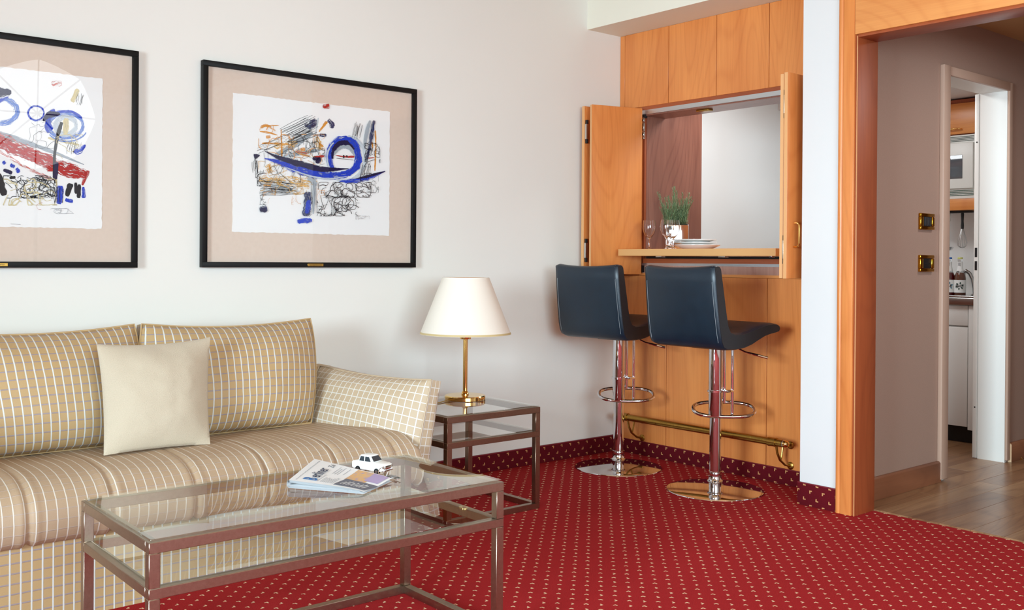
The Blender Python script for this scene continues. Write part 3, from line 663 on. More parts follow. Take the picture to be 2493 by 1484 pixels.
# ------------------------------------------------------------------ framed prints
def ink(name, c, dry=.35, us=26.0, vs=9.0, alpha=1.0):
    k = NT('ink_'+name); uv = k.coord('UV', (us, vs, 1)); n = k.noise(uv, 1, 4, .65)
    sx = k.new('ShaderNodeSeparateXYZ'); tc = k.new('ShaderNodeTexCoord'); k.link(tc.outputs['UV'], sx.inputs[0])
    ed = k.math('POWER', k.math('ABSOLUTE', k.math('MULTIPLY_ADD', sx.outputs[1], 2.0, -1.0)), 3.0)
    f = k.math('SUBTRACT', n, k.math('MULTIPLY', ed, .22))
    mr = k.new('ShaderNodeMapRange'); k.link(f, mr.inputs[0]); mr.inputs[1].default_value = dry-.03; mr.inputs[2].default_value = dry+.05; mr.inputs[4].default_value = alpha
    k.base(k.mix(n, lin(tuple(v*.75 for v in c)), lin(tuple(min(255, v*1.15) for v in c))), .6, 0, .2)
    t = k.new('ShaderNodeBsdfTransparent'); mx_ = k.new('ShaderNodeMixShader'); k.link(mr.outputs[0], mx_.inputs[0]); k.link(t.outputs[0], mx_.inputs[1]); k.link(k.p.outputs[0], mx_.inputs[2]); k.link(mx_.outputs[0], k.out.inputs[0])
    return k.m
INK = {'blue': ink('blue', (26, 62, 190), .39), 'navy': ink('navy', (34, 46, 92), .42), 'deep': ink('deep', (26, 20, 66), .30), 'grey': ink('grey', (168, 178, 186), .33, alpha=.9),
       'pale': ink('pale', (206, 216, 230), .36, alpha=.85), 'orange': ink('orange', (222, 146, 38), .41), 'ochre': ink('ochre', (222, 176, 104), .48), 'red': ink('red', (176, 28, 26), .40),
       'redsoft': ink('redsoft', (204, 96, 84), .50), 'black': ink('black', (26, 26, 34), .22), 'pencil': ink('pencil', (176, 174, 178), .3), 'sand': ink('sand', (216, 200, 150), .36), 'sky': ink('sky', (96, 130, 206), .42)}
def catmull(P, n=8):
    if len(P) < 3: return [tuple(P[0][j]+(P[1][j]-P[0][j])*i/n for j in range(len(P[0]))) for i in range(n+1)]
    out = []
    for i in range(len(P)-1):
        p0, p1, p2, p3 = P[max(0, i-1)], P[i], P[i+1], P[min(len(P)-1, i+2)]
        for k_ in range(n):
            t = k_/n
            out.append(tuple(.5*(2*p1[j]+(p2[j]-p0[j])*t+(2*p0[j]-5*p1[j]+4*p2[j]-p3[j])*t*t+(3*p1[j]-p0[j]-3*p2[j]+p3[j])*t**3) for j in range(len(p1))))
    out.append(tuple(P[-1])); return out
class Art:
    """brush marks laid flat on the sheet; points are given in the picture's own drawing grid"""
    def __init__(s, ox, oy, sc, root, y0):
        s.o = (ox, oy, sc); s.root = root; s.y0 = y0; s.b = {}; s.lay = 0
    def w(s, X, Y, y):
        return at(s.o[0]+X/s.o[2], s.o[1]+Y/s.o[2], 'y', y)
    def st(s, col, pts, wd, n=8, lift=None):
        s.lay += 1; y = s.y0 - .00002*s.lay
        b = s.b.setdefault(col, MB())
        P = catmull([(*p, (wd[i] if isinstance(wd, (list, tuple)) else wd)) for i, p in enumerate(pts)], n)
        V = []; L = 0; u0 = random.random()*9; nP = len(P)
        big = max(p[2] for p in P) > 7
        for i, (X, Y, W_) in enumerate(P):
            a, c = P[max(0, i-1)], P[min(len(P)-1, i+1)]; dx, dy = c[0]-a[0], c[1]-a[1]; l = math.hypot(dx, dy) or 1
            if big:
                ee = min(1, .62+.38*min(i, nP-1-i)/max(1, nP*.12)); j1, j2 = ee*random.uniform(.86, 1.1), ee*random.uniform(.86, 1.1)
            else: j1 = j2 = 1
            nx, ny = -dy/l*W_/2, dx/l*W_/2
            if i: L += math.hypot(X-P[i-1][0], Y-P[i-1][1])/1400
            V.append((b.bm.verts.new(s.w(X+nx*j1, Y+ny*j1, y)), b.bm.verts.new(s.w(X-nx*j2, Y-ny*j2, y)), L))
        for A, B in zip(V, V[1:]):
            f = b.bm.faces.new((A[0], A[1], B[1], B[0]))
            for l_, uv in zip(f.loops, ((u0+A[2], 1), (u0+A[2], 0), (u0+B[2], 0), (u0+B[2], 1))): l_[b.uv].uv = uv
    def arc(s, col, cx, cy, rx, ry, a0, a1, wd, n=14):
        pts = [(cx+rx*math.cos(R(a0+(a1-a0)*i/n)), cy+ry*math.sin(R(a0+(a1-a0)*i/n))) for i in range(n+1)]
        s.st(col, pts, wd, 3)
    def scrib(s, col, x0, x1, y0, y1, n, wd=2.4, step=26, seed=1, loops=.9):
        r = random.Random(seed)
        for _ in range(n):
            x, y = r.uniform(x0, x1), r.uniform(y0, y1); a = r.uniform(0, 6.28); pts = [(x, y)]; da = r.uniform(-loops, loops)
            for i in range(r.randint(3, 7)):
                a += da + r.uniform(-.5, .5)
                x = min(x1, max(x0, x+math.cos(a)*step*r.uniform(.4, 1))); y = min(y1, max(y0, y+math.sin(a)*step*r.uniform(.4, 1))); pts.append((x, y))
                if r.random() < .15: da = -da
            s.st(col, pts, r.uniform(.6, 1.3)*wd, 4)
    def hatch(s, col, p, q, width, n, wd=1.8, seed=1, jit=6):
        r = random.Random(seed); dx, dy = q[0]-p[0], q[1]-p[1]; l = math.hypot(dx, dy); nx, ny = -dy/l, dx/l
        for i in range(n):
            o = (i/(max(1, n-1))-.5)*width+r.uniform(-jit, jit); a, b = r.uniform(0, .25), r.uniform(.7, 1)
            s.st(col, [(p[0]+dx*a+nx*o, p[1]+dy*a+ny*o), (p[0]+dx*(a+b)/2+nx*(o+r.uniform(-jit, jit)), p[1]+dy*(a+b)/2+ny*(o+r.uniform(-jit, jit))), (p[0]+dx*b+nx*o, p[1]+dy*b+ny*o)], wd*r.uniform(.6, 1.5), 3)
    def done(s):
        for c, b in s.b.items(): b.obj(c+'_ink', INK[c], s.root, smooth=False, normals=False)['kind'] = 'stuff'
k = NT('beige_mount'); n = k.noise(k.coord(), 60, 4, .7); k.base(k.mix(n, lin((214, 194, 178)), lin((224, 207, 192))), .9, 0, .15); M['mount'] = k.m
M['paper'] = plain('rag_paper', (240, 240, 238), .85, bump=.08, bscale=90)
def picture(label, x0, x1, z0, z1, px0, px1, pz0, pz1, plate, group):
    t = thing('framed_print', label, 'picture', ((x0+x1)/2, YW, z0), group=group)
    f = .0215; yf, yb = YW-.030, YW-.002
    for nm, b in (('frame_bar', (x0, x1, yf, yb, z1-f, z1)), ('frame_bar', (x0, x1, yf, yb, z0, z0+f)), ('frame_bar', (x0, x0+f, yf, yb, z0+f, z1-f)), ('frame_bar', (x1-f, x1, yf, yb, z0+f, z1-f))):
        MB().box(*b, bev=.0012, seg=2).obj(nm, M['frameblack'], t)
    MB().box(x0+f-.004, x1-f+.004, YW-.014, YW-.004, z0+f-.004, z1-f+.004).obj('mount', M['mount'], t)
    r = random.Random(int(x0*100)); pts = []
    def rough(a, b, n_):
        return [(a[0]+(b[0]-a[0])*i/n_+r.uniform(-.0016, .0016), a[1]+(b[1]-a[1])*i/n_+r.uniform(-.0016, .0016)) for i in range(n_)]
    pts = rough((px0, pz0), (px1, pz0), 60)+rough((px1, pz0), (px1, pz1), 44)+rough((px1, pz1), (px0, pz1), 60)+rough((px0, pz1), (px0, pz0), 44)
    MB().prism(pts, 'y', YW-.0155, YW-.0135).obj('paper_sheet', M['paper'], t, smooth=False)
    MB().box(x0+f-.003, x1-f+.003, YW-.0235, YW-.0215, z0+f-.003, z1-f+.003).obj('glass', M['picglass'], t)
    if plate:
        np_ = MB().box(plate-.038, plate+.038, yf-.0012, yf, z0+.005, z0+.0165, .0006, 1).obj('nameplate', M['oldbrass'], t)
        ln = MB()
        for i in range(18): ln.box(plate-.028+i*.0031, plate-.0262+i*.0031, yf-.0015, yf-.0011, z0+.0088, z0+.0118)
        ln.obj('engraving', plain('engraved_dark_%d' % int(x0*100), (70, 52, 26), .6), np_)['kind'] = 'stuff'
        for s_ in (-1, 1): MB().cyl((plate+s_*.0335, yf-.0018, z0+.0107), (plate+s_*.0335, yf-.001, z0+.0107), .0016, seg=8).obj('screw', M['brass'], np_)
    return t
p2 = picture('black framed abstract print with a blue spiral above the lamp side of the sofa', 1.622, 2.652, 1.013, 1.8395, 1.754, 2.512, 1.1575, 1.7235, 2.128, 'two framed abstract prints')
A = Art(470, 130, 2.747, p2, YW-.0158)
A.st('grey', [(550, 680), (690, 605), (800, 528)], [30, 44, 26]); A.st('grey', [(640, 690), (760, 660), (870, 640)], [12, 30, 12]); A.st('pale', [(600, 690), (730, 640)], 30)
A.st('ochre', [(440, 840), (600, 850), (830, 850)], [60, 90, 70]); A.st('ochre', [(690, 880), (780, 890)], 60); A.st('ochre', [(820, 560), (860, 640)], 70); A.st('ochre', [(500, 740), (520, 800)], 60); A.st('ochre', [(540, 620), (700, 600)], 70)
A.st('orange', [(455, 497), (485, 482), (525, 492)], [18, 26, 14]); A.st('orange', [(446, 522), (500, 528), (566, 546)], [10, 20, 8]); A.st('orange', [(488, 560), (518, 556)], [24, 26]); A.st('orange', [(460, 600), (560, 602), (655, 608)], [16, 12, 8]); A.st('orange', [(590, 508), (592, 590), (594, 690)], [10, 12, 18])
A.st('orange', [(722, 642), (750, 640)], [34, 30]); A.st('orange', [(690, 660), (740, 680), (786, 688)], [8, 14, 8]); A.st('orange', [(895, 455), (868, 490), (842, 524)], [26, 20, 12]); A.st('orange', [(1218, 515), (1222, 600), (1216, 785)], [14, 12, 14]); A.st('orange', [(1194, 590), (1202, 632)], [18, 16]); A.st('orange', [(840, 600), (870, 622)], 16); A.st('orange', [(512, 745), (514, 790)], 12); A.st('orange', [(550, 890), (548, 950)], 8); A.st('orange', [(470, 880), (520, 885)], 14)
A.st('navy', [(748, 488), (790, 470), (832, 452)], [44, 60, 44]); A.st('navy', [(905, 440), (930, 470), (925, 500)], [40, 44, 34]); A.st('navy', [(846, 545), (892, 546)], 28); A.st('navy', [(820, 470), (770, 500)], 40)
A.st('pale', [(838, 430), (815, 560)], 12)
A.hatch('black', (600, 560), (835, 445), 110, 22, 2.2, 4); A.hatch('black', (420, 650), (640, 560), 50, 8, 1.6, 5); A.hatch('black', (640, 590), (830, 520), 60, 10, 1.6, 6); A.hatch('black', (800, 560), (780, 700), 60, 8, 1.4, 8)
A.hatch('black', (440, 880), (720, 905), 70, 26, 1.7, 9, 8); A.hatch('black', (440, 930), (700, 920), 40, 12, 1.5, 10, 8); A.hatch('black', (412, 700), (420, 800), 26, 7, 2.4, 11)
A.scrib('black', 430, 490, 770, 930, 10, 2.2, 30, 12); A.scrib('black', 440, 500, 930, 1010, 7, 2.2, 20, 13); A.scrib('orange', 470, 560, 780, 1000, 8, 2, 20, 14); A.scrib('orange', 660, 720, 930, 1010, 5, 2, 20, 15)
A.st('deep', [(408, 690), (426, 686), (446, 680)], [40, 30, 10]); A.st('deep', [(800, 700), (838, 705), (830, 735)], [26, 40, 30])
A.scrib('black', 640, 880, 540, 760, 34, 2.2, 34, 61); A.scrib('orange', 640, 880, 540, 740, 16, 4, 30, 62); A.scrib('black', 420, 720, 640, 860, 26, 2, 40, 63); A.scrib('ochre', 440, 760, 720, 940, 24, 7, 36, 64); A.scrib('orange', 440, 640, 480, 680, 10, 6, 30, 65)
# ring and swoosh
A.arc('pale', 1012, 700, 142, 150, -80, 120, 26); A.arc('grey', 1012, 704, 78, 84, 200, 350, 34); A.arc('blue', 1008, 690, 98, 118, 130, 440, [44]*3+[56]*9+[48]*3); A.arc('deep', 1010, 688, 78, 92, 170, 330, [20]*4+[34]*7+[16]*4); A.arc('pale', 985, 700, 88, 120, 120, 240, 14)
A.st('blue', [(478, 702), (560, 722), (680, 768), (800, 800), (920, 818), (1020, 806), (1090, 760), (1112, 690)], [12, 34, 66, 70, 62, 56, 50, 40]); A.st('deep', [(480, 652), (540, 682), (600, 705), (740, 745), (880, 775), (1040, 770)], [6, 18, 34, 44, 34, 8])
A.st('pale', [(620, 760), (760, 812), (900, 838), (1030, 822)], [6, 12, 14, 8]); A.st('blue', [(980, 856), (1080, 850), (1180, 826), (1286, 786)], [14, 34, 36, 10]); A.st('deep', [(1090, 838), (1180, 818), (1285, 788)], [6, 20, 8])
A.st('navy', [(1210, 448), (1190, 580), (1160, 716)], [30, 34, 24]); A.st('grey', [(1184, 448), (1160, 540), (1148, 640)], [20, 28, 14]); A.hatch('black', (1112, 456), (1084, 580), 50, 10, 1.6, 16); A.hatch('black', (1165, 720), (1140, 850), 60, 10, 1.6, 17)
A.st('red', [(868, 356), (912, 350)], [34, 40]); A.st('red', [(816, 690), (876, 686)], [12, 22]); A.st('red', [(955, 680), (1010, 690), (1078, 690)], [8, 12, 18]); A.st('red', [(1170, 700), (1212, 696)], 9); A.st('red', [(690, 655), (760, 668)], 6)
A.st('black', [(1008, 678), (1008, 700)], 9); A.st('black', [(1028, 680), (1030, 695)], 9); A.st('black', [(960, 700), (1070, 712)], 2.4)
A.st('navy', [(770, 925), (766, 1010), (758, 1088)], [66, 68, 72]); A.st('blue', [(775, 980), (762, 1070)], [40, 40]); A.st('blue', [(698, 1122), (796, 1114)], [40, 44]); A.st('grey', [(814, 830), (810, 950), (804, 1072)], [16, 20, 12]); A.st('navy', [(446, 1046), (496, 1036)], [52, 60]); A.st('deep', [(450, 1040), (490, 1050)], [30, 30]); A.st('grey', [(770, 830), (830, 880)], 30); A.hatch('black', (800, 830), (812, 1060), 20, 4, 1.6, 18)
A.scrib('black', 840, 1190, 860, 960, 44, 2.9, 30, 20); A.scrib('black', 830, 1120, 950, 1085, 40, 2.9, 30, 21); A.scrib('black', 1150, 1250, 600, 760, 20, 2.6, 24, 22); A.scrib('pencil', 1090, 1190, 1085, 1108, 7, 2.2, 22, 23); A.scrib('black', 1120, 1240, 800, 930, 12, 1.8, 24, 24); A.scrib('orange', 830, 880, 870, 980, 6, 2, 22, 25)
A.arc('black', 1000, 1010, 60, 50, 100, 330, 3); A.st('black', [(890, 970), (930, 915), (970, 960), (900, 965)], 2.6)
A.done()
p1 = picture('black framed abstract print with a red diagonal and glass glare, left end', .337, 1.367, 1.011, 1.836, .478, 1.2375, 1.1555, 1.717, .874, 'two framed abstract prints')
A = Art(0, 60, 2.394, p1, YW-.0158)
A.st('grey', [(-330, 560), (0, 640), (250, 720), (490, 815)], [30, 40, 26, 8]); A.st('sand', [(455, 375), (420, 450)], [30, 34]); A.st('sand', [(280, 660), (460, 700)], 16); A.st('redsoft', [(300, 345), (360, 340)], 50)
A.st('redsoft', [(-330, 520), (0, 650), (250, 760), (400, 815)], [60, 70, 50, 20]); A.st('red', [(-330, 560), (-60, 660), (100, 730), (250, 790), (380, 845), (508, 872)], [70, 80, 88, 96, 100, 84]); A.st('redsoft', [(-60, 700), (150, 830), (330, 910)], 30); A.st('red', [(480, 935), (515, 850)], [20, 30])
A.arc('sky', 384, 588, 100, 72, 0, 360, 30, 24); A.arc('blue', 380, 588, 112, 84, 150, 330, 20); A.arc('blue', 330, 560, 50, 60, 120, 260, 40); A.arc('pale', 384, 588, 60, 50, 0, 360, 34, 20); A.arc('sky', 390, 600, 118, 80, 20, 150, 12); A.st('deep', [(250, 560), (290, 525), (350, 520)], [14, 40, 18]); A.st('sand', [(385, 545), (382, 640)], [40, 34])
A.st('black', [(360, 568), (335, 650), (318, 760), (318, 850), (322, 912)], [26, 22, 16, 22, 26]); A.st('deep', [(330, 800), (322, 905)], 30)
A.st('blue', [(430, 735), (462, 735), (498, 700)], [30, 44, 16]); A.hatch('black', (440, 675), (420, 760), 60, 9, 1.6, 31); A.hatch('black', (470, 400), (455, 470), 30, 6, 1.5, 32)
A.st('deep', [(-120, 400), (0, 395), (66, 392)], [40, 60, 30]); A.st('blue', [(-100, 460), (0, 440), (50, 420)], [30, 30, 10]); A.arc('sky', 10, 505, 90, 70, -80, 110, 40); A.arc('blue', 210, 515, 46, 42, 0, 360, 14, 18)
A.st('blue', [(352, 938), (345, 1045)], [50, 44]); A.st('black', [(412, 925), (390, 1000)], [40, 26]); A.st('black', [(440, 920), (445, 985)], 20); A.st('black', [(462, 930), (458, 1010)], 24); A.st('blue', [(486, 945), (488, 1010)], [18, 30]); A.st('blue', [(380, 1020), (425, 1030)], 28); A.hatch('black', (330, 940), (330, 1045), 70, 8, 2.2, 33)
A.st('black', [(-20, 860), (5, 930), (25, 995)], [40, 44, 40]); A.st('blue', [(18, 795), (30, 812)], 24); A.st('blue', [(60, 815), (86, 828)], 26); A.st('blue', [(96, 835), (110, 862)], 24); A.st('deep', [(20, 845), (70, 865)], [20, 26]); A.st('black', [(56, 892), (90, 888)], 18)
A.scrib('black', 20, 320, 880, 1010, 46, 3.2, 26, 34); A.scrib('sand', 20, 330, 900, 1050, 22, 5, 40, 35); A.scrib('black', 230, 330, 900, 1000, 18, 2.6, 22, 36); A.st('redsoft', [(248, 1035), (214, 1050), (222, 1074), (240, 1076)], 5); A.st('black', [(175, 1003), (212, 1000)], 14); A.scrib('pencil', 282, 430, 1070, 1100, 8, 2.2, 24, 37); A.st('pencil', [(62, 1160), (120, 1164)], 3); A.scrib('black', 100, 330, 560, 720, 8, 1.6, 30, 38); A.scrib('sand', 330, 480, 640, 800, 8, 4, 30, 39)
A.done()

# ------------------------------------------------------------------ things on the counter
ZC = 1.1131
gp = [(0, .0), (.030, .0), (.031, .0015), (.012, .004), (.0045, .010), (.0035, .020), (.0035, .048), (.006, .056), (.014, .064), (.026, .080), (.033, .100), (.0345, .115), (.033, .135), (.030, .152), (.0292, .152), (.0322, .135), (.0337, .115), (.0322, .100), (.0252, .0808), (.0135, .0655), (.004, .060), (0, .059)]
def wineglass(label, x, y):
    g_ = MB().lathe(gp, (0, 0, 0), 32).obj('wine_glass', M['crystal']); g_.location = (x, y, ZC); tag(g_, label, 'wine glass', 'wine glasses on the bar counter')
wineglass('clear wine glass standing alone at the left end of the counter', 3.95, 3.557)
wineglass('clear wine glass in front of the silver plant pot, left of two', 3.935, 3.424)
p3 = at(1639, 600, 'x', 4.012); wineglass('clear wine glass in front of the silver plant pot, right of two', 4.012, p3.y)
M['plate'] = plain('white_porcelain', (244, 243, 240), .12)
pc = at(1698, 597, 'x', 4.0)
def plate(label, r, h, z):
    o = MB().lathe([(0, .002), (r*.55, .002), (r*.58, 0), (r*.62, .002), (r*.70, .004), (r*.9, h*.7), (r, h), (r, h+.0025), (r*.9, h*.7+.004), (r*.68, .007), (0, .006)], (0, 0, 0), 56).obj('plate', M['plate'])
    o.location = (4.0, pc.y, z); tag(o, label, 'plate', 'plates stacked on the bar counter')
plate('large white dinner plate at the bottom of the plate stack', .116, .020, ZC)
plate('smaller white plate in the middle of the plate stack', .098, .012, ZC+.0205)
plate('smaller white plate on top of the plate stack', .097, .012, ZC+.0345)
# rosemary in a mirrored pot
pp = at(1644, 600, 'x', 4.125)
pot = thing('potted_rosemary', 'green rosemary plant in a mirrored silver cube pot on the counter', 'plant', (4.125, pp.y, ZC), R(40.5+10-180+180), local=True)
s_ = .061
po = MB(); po.box(-s_, s_, -s_, s_, 0, .132, .004, 3)
po.obj('pot', metal('mirror_silver', (232, 230, 230), .07), pot)
MB().box(-s_+.004, s_-.004, -s_+.004, s_-.004, .1318, .1345, .001).obj('soil', plain('dark_soil', (44, 40, 30), .95), pot)
rr = random.Random(11); lv = MB(); STEM = plain('rosemary_stem', (96, 104, 62), .7)
for i in range(50):
    bx, by = rr.uniform(-.052, .052), rr.uniform(-.052, .052); hgt = rr.uniform(.07, .155) if i > 6 else rr.uniform(.155, .20)
    q = Vector((bx, by, .13)); lean = Vector((bx*.9+rr.uniform(-.02, .02), by*.9+rr.uniform(-.02, .02), 0)); n_ = int(hgt/.0060); pts = []
    for j in range(n_+1):
        f = j/n_; p = q + Vector((0, 0, hgt*f)) + lean*f*f*hgt*4.6; pts.append(p)
        for k_ in range(3):
            a = j*2.4+k_*2.094+rr.uniform(-.4, .4); l = rr.uniform(.017, .028)*(1-.35*f); up = rr.uniform(.45, .95)
            d = Vector((math.cos(a), math.sin(a), up)).normalized(); sd = Vector((-math.sin(a), math.cos(a), 0))*.0019
            m_ = p+d*l*.55; e_ = p+d*l+Vector((0, 0, .001)); nn = d.cross(sd).normalized()*.0006
            v = [lv.bm.verts.new(c) for c in (p-sd*.5, p+sd*.5, m_+sd, e_, m_-sd, m_+nn*1.5)]
            lv.bm.faces.new((v[0], v[1], v[5])); lv.bm.faces.new((v[1], v[2], v[5])); lv.bm.faces.new((v[2], v[3], v[5])); lv.bm.faces.new((v[3], v[4], v[5])); lv.bm.faces.new((v[4], v[0], v[5]))
    MB().tube([pts[0], pts[len(pts)//2], pts[-1]], .0012, 5).obj('stem', STEM, pot)
kk = NT('rosemary_green'); n = kk.noise(kk.coord(), 90, 2); kk.base(kk.mix(n, lin((72, 104, 62)), lin((164, 188, 144))), .55, 0, .4)
fo = lv.obj('foliage', kk.m, pot, smooth=False); fo['kind'] = 'stuff'

# ------------------------------------------------------------------ newspaper, toy car and keys on the coffee table
n1, n2_, n3, n4 = [at(*p, 'z', ZT+.004) for p in ((698, 1184), (762, 1130), (955, 1168), (885, 1199))]
news = thing('newspaper', 'folded newspaper lying on the coffee table glass', 'newspaper', (n1.x, n1.y, ZT))
M['news'] = plain('newsprint', (238, 239, 240), .8); M['newsink'] = plain('news_ink', (66, 70, 82), .8)
def NP(s, t, z):
    a = n1.lerp(n4, s); b = n2_.lerp(n3, s); p = a.lerp(b, t); return Vector((p.x, p.y, ZT+z))
def ztop(s, t): return .0215*max(0, 1-s)**.6*.55+.0105-.004*s + .0022*math.sin(t*5+s*3)*s
for k_ in range(4):
    ins = k_*.0022; dr = k_*.05
    pr_ = []
    for i in range(15): pr_.append((1-dr*.4-i/15*.96, .0009+ins*.9, None))
    for i in range(9):
        a = -90-180*i/8; pr_.append((.035+.035*(1-k_*.2)*math.cos(R(a)), None, math.sin(R(a))))
    for i in range(20): pr_.append((.045+i/19*(.955-dr), 'top', None))
    def pt(u, t, pr_=pr_, ins=ins, k_=k_):
        s, z, q = pr_[min(len(pr_)-1, int(round(u*(len(pr_)-1))))]
        zt2 = ztop(max(0, s), t)-ins*.9
        if z is None: z = (.0009+ins+zt2)/2+(zt2-.0009-ins)/2*q
        elif z == 'top': z = zt2
        return NP(s, t, z)
    MB().grid(pt, len(pr_)-1, 10).obj('sheet', M['news'], news, ang=70)
def patch(nm, s0, s1, t0, t1, mat, lift=.0006, skew=0):
    MB().grid(lambda u, v: NP(s0+(s1-s0)*u+skew*v, t0+(t1-t0)*v, ztop(max(0, s0+(s1-s0)*u+skew*v), t0+(t1-t0)*v)+lift), 8, 6).obj(nm, mat, news, normals=False)
k = NT('news_photo_amber'); n = k.noise(k.coord(), 60, 2); k.base(k.ramp(n, (.3, lin((196, 176, 150))), (.5, lin((226, 176, 110))), (.7, lin((176, 160, 176)))), .75); M['photo'] = k.m
patch('photo', .60, .84, .42, .97, M['photo']); patch('photo', .80, .97, .55, .97, plain('news_photo_violet', (176, 158, 196), .75), .0009); patch('headline_band', .585, .985, .06, .46, plain('news_band_grey', (108, 110, 122), .75), .0010, .03)
for i in range(9): patch('headline', .64+i*.034, .652+i*.034, .14, .14+.26*(.6+.4*((i*7) % 5)/5), M['news'], .0016, .03)
tx = (NP(.2, 1, 0)-NP(.2, 0, 0)).normalized(); sxv = (NP(1, .5, 0)-NP(0, .5, 0)).normalized(); up = Vector((0, 0, 1)); yv = up.cross(tx)
def textm(s, t):
    p = NP(s, t, ztop(s, t)+.0013); mm = Matrix.Identity(4)
    sl_ = (NP(s+.1, t, ztop(s+.1, t))-NP(s-.08, t, ztop(s-.08, t))).normalized(); yy = -sl_; zz = tx.cross(yy).normalized()
    for i in range(3): mm[i][0] = tx[i]; mm[i][1] = yy[i]; mm[i][2] = zz[i]; mm[i][3] = p[i]
    return mm
Lt = (NP(.2, 1, 0)-NP(.2, 0, 0)).length
text_obj('masthead', 'B', .058, plain('masthead_blue', (52, 112, 176), .8), textm(.27, .10), news, bold=.0012, sx=.85)
text_obj('masthead', 'erliner', .052, plain('masthead_navy', (40, 48, 78), .8), textm(.27, .10+.038/Lt), news, bold=.0006, sx=.82)
text_obj('masthead', 'Zei', .030, M['newsink'], textm(.30, .80), news, sx=.85)
r5 = random.Random(4); ln = MB()
for s, t0, t1 in [(.10, .05, .95), (.40, .55, .9), (.43, .55, .85), (.46, .55, .92), (.52, .6, .9)]+[(.40+i*.022, .10, r5.uniform(.3, .42)) for i in range(8)]+[(.36, .1, .45)]:
    t = t0
    while t < t1:
        e_ = min(t1, t+r5.uniform(.02, .06)); a = ztop(s, t)+.0007
        ln.quad(NP(s, t, a), NP(s+.007, t, a), NP(s+.007, e_, a), NP(s, e_, a)); t = e_+.012
ln.obj('print_lines', plain('pale_news_ink', (150, 152, 160), .8), news, smooth=False)['kind'] = 'stuff'

car = thing('toy_car', 'small white toy saloon car behind the newspaper', 'toy car', (1.556, 2.462, ZT), R(-72), local=True)
M['carwhite'] = plain('white_enamel', (246, 245, 242), .2); M['carglass'] = plain('dark_car_glass', (44, 52, 58), .1)
lowp = [(-.056, .012), (-.0565, .026), (-.054, .030), (-.040, .0315), (-.030, .032), (.022, .031), (.046, .0285), (.054, .026), (.056, .020), (.056, .010), (.044, .008), (.042, .0125), (.038, .016), (.033, .0165), (.028, .0145), (.0255, .008), (-.0255, .008), (-.028, .0145), (-.033, .0165), (-.038, .016), (-.042, .0125), (-.044, .008), (-.052, .008)]
MB().prism(lowp, 'y', -.0235, .0235, .0016, 2).obj('body', M['carwhite'], car)
cab = MB()
def frus(zb0, zt0, b0, b1, t0, t1, wb, wt, bv):
    t = bmesh.new(); P = [(b0, -wb, zb0), (b1, -wb, zb0), (b1, wb, zb0), (b0, wb, zb0), (t0, -wt, zt0), (t1, -wt, zt0), (t1, wt, zt0), (t0, wt, zt0)]
    v = [t.verts.new(p) for p in P]
    for f in ((3, 2, 1, 0), (4, 5, 6, 7), (0, 1, 5, 4), (1, 2, 6, 5), (2, 3, 7, 6), (3, 0, 4, 7)): t.faces.new([v[i] for i in f])
    bmesh.ops.bevel(t, geom=t.edges[:], offset=bv, segments=3, affect='EDGES', profile=.5); return t
cab.add(frus(.0305, .0495, -.036, .021, -.029, .006, .0222, .0185, .003)); cab.obj('cabin', M['carwhite'], car)
gq = []
for s in (-1, 1):
    yb_, yt_ = s*.02245, s*.0196
    gq.append(((-.030, yb_, .0325), (-.012, yb_, .0325), (-.013, yt_, .0455), (-.0265, yt_, .0455))); gq.append(((-.009, yb_, .0325), (.013, yb_, .0325), (.0045, yt_, .0455), (-.0095, yt_, .0455)))
gq.append(((.0210, -.018, .0335), (.0210, .018, .0335), (.0100, .0155, .0465), (.0100, -.0155, .0465))); gq.append(((-.0362, -.018, .0335), (-.0362, .018, .0335), (-.0314, .0155, .0465), (-.0314, -.0155, .0465)))
for q in gq: MB().quad(*q).obj('window', M['carglass'], car, smooth=False)
for x in (-.035, .0345):
    for s in (-1, 1):
        MB().cyl((x, s*.0150, .0082), (x, s*.0238, .0082), .0082, seg=20).obj('wheel', M['black'], car); MB().cyl((x, s*.0236, .0082), (x, s*.0243, .0082), .0048, seg=16).obj('hubcap', M['chrome'], car)
MB().box(.0555, .0572, -.0165, .0165, .0135, .0235, .001).obj('grille', M['chrome'], car); MB().box(.054, .0590, -.0235, .0235, .0085, .0120, .001).obj('bumper', M['chrome'], car); MB().box(-.059, -.055, -.0235, .0235, .0085, .0120, .001).obj('bumper', M['chrome'], car)
for s in (-1, 1): MB().cyl((.0545, s*.0195, .0205), (.0572, s*.0195, .0205), .0036, seg=14).obj('headlight', M['hinge'], car)
kp = at(932, 1151, 'z', ZT+.012)
ke = at(985, 1172, 'z', ZT+.002)
kr = thing('key_ring', 'silver key ring with keys in front of the toy car', 'keys', (kp.x, kp.y, ZT))
cdir = Vector((.55, -.835, 0)); upv = Vector((.25, .35, .9)).normalized()
MB().tube([kp+cdir*.0135*math.cos(6.28318*i/24)+upv*.0135*math.sin(6.28318*i/24)+Vector((0, 0, .002)) for i in range(24)], .0011, 6, True).obj('ring', M['chrome'], kr)
kd = (ke-kp); kd.z = 0; kd.normalize(); kn = Vector((-kd.y, kd.x, 0)); k0 = Vector((kp.x, kp.y, ZT+.003))+kd*.012
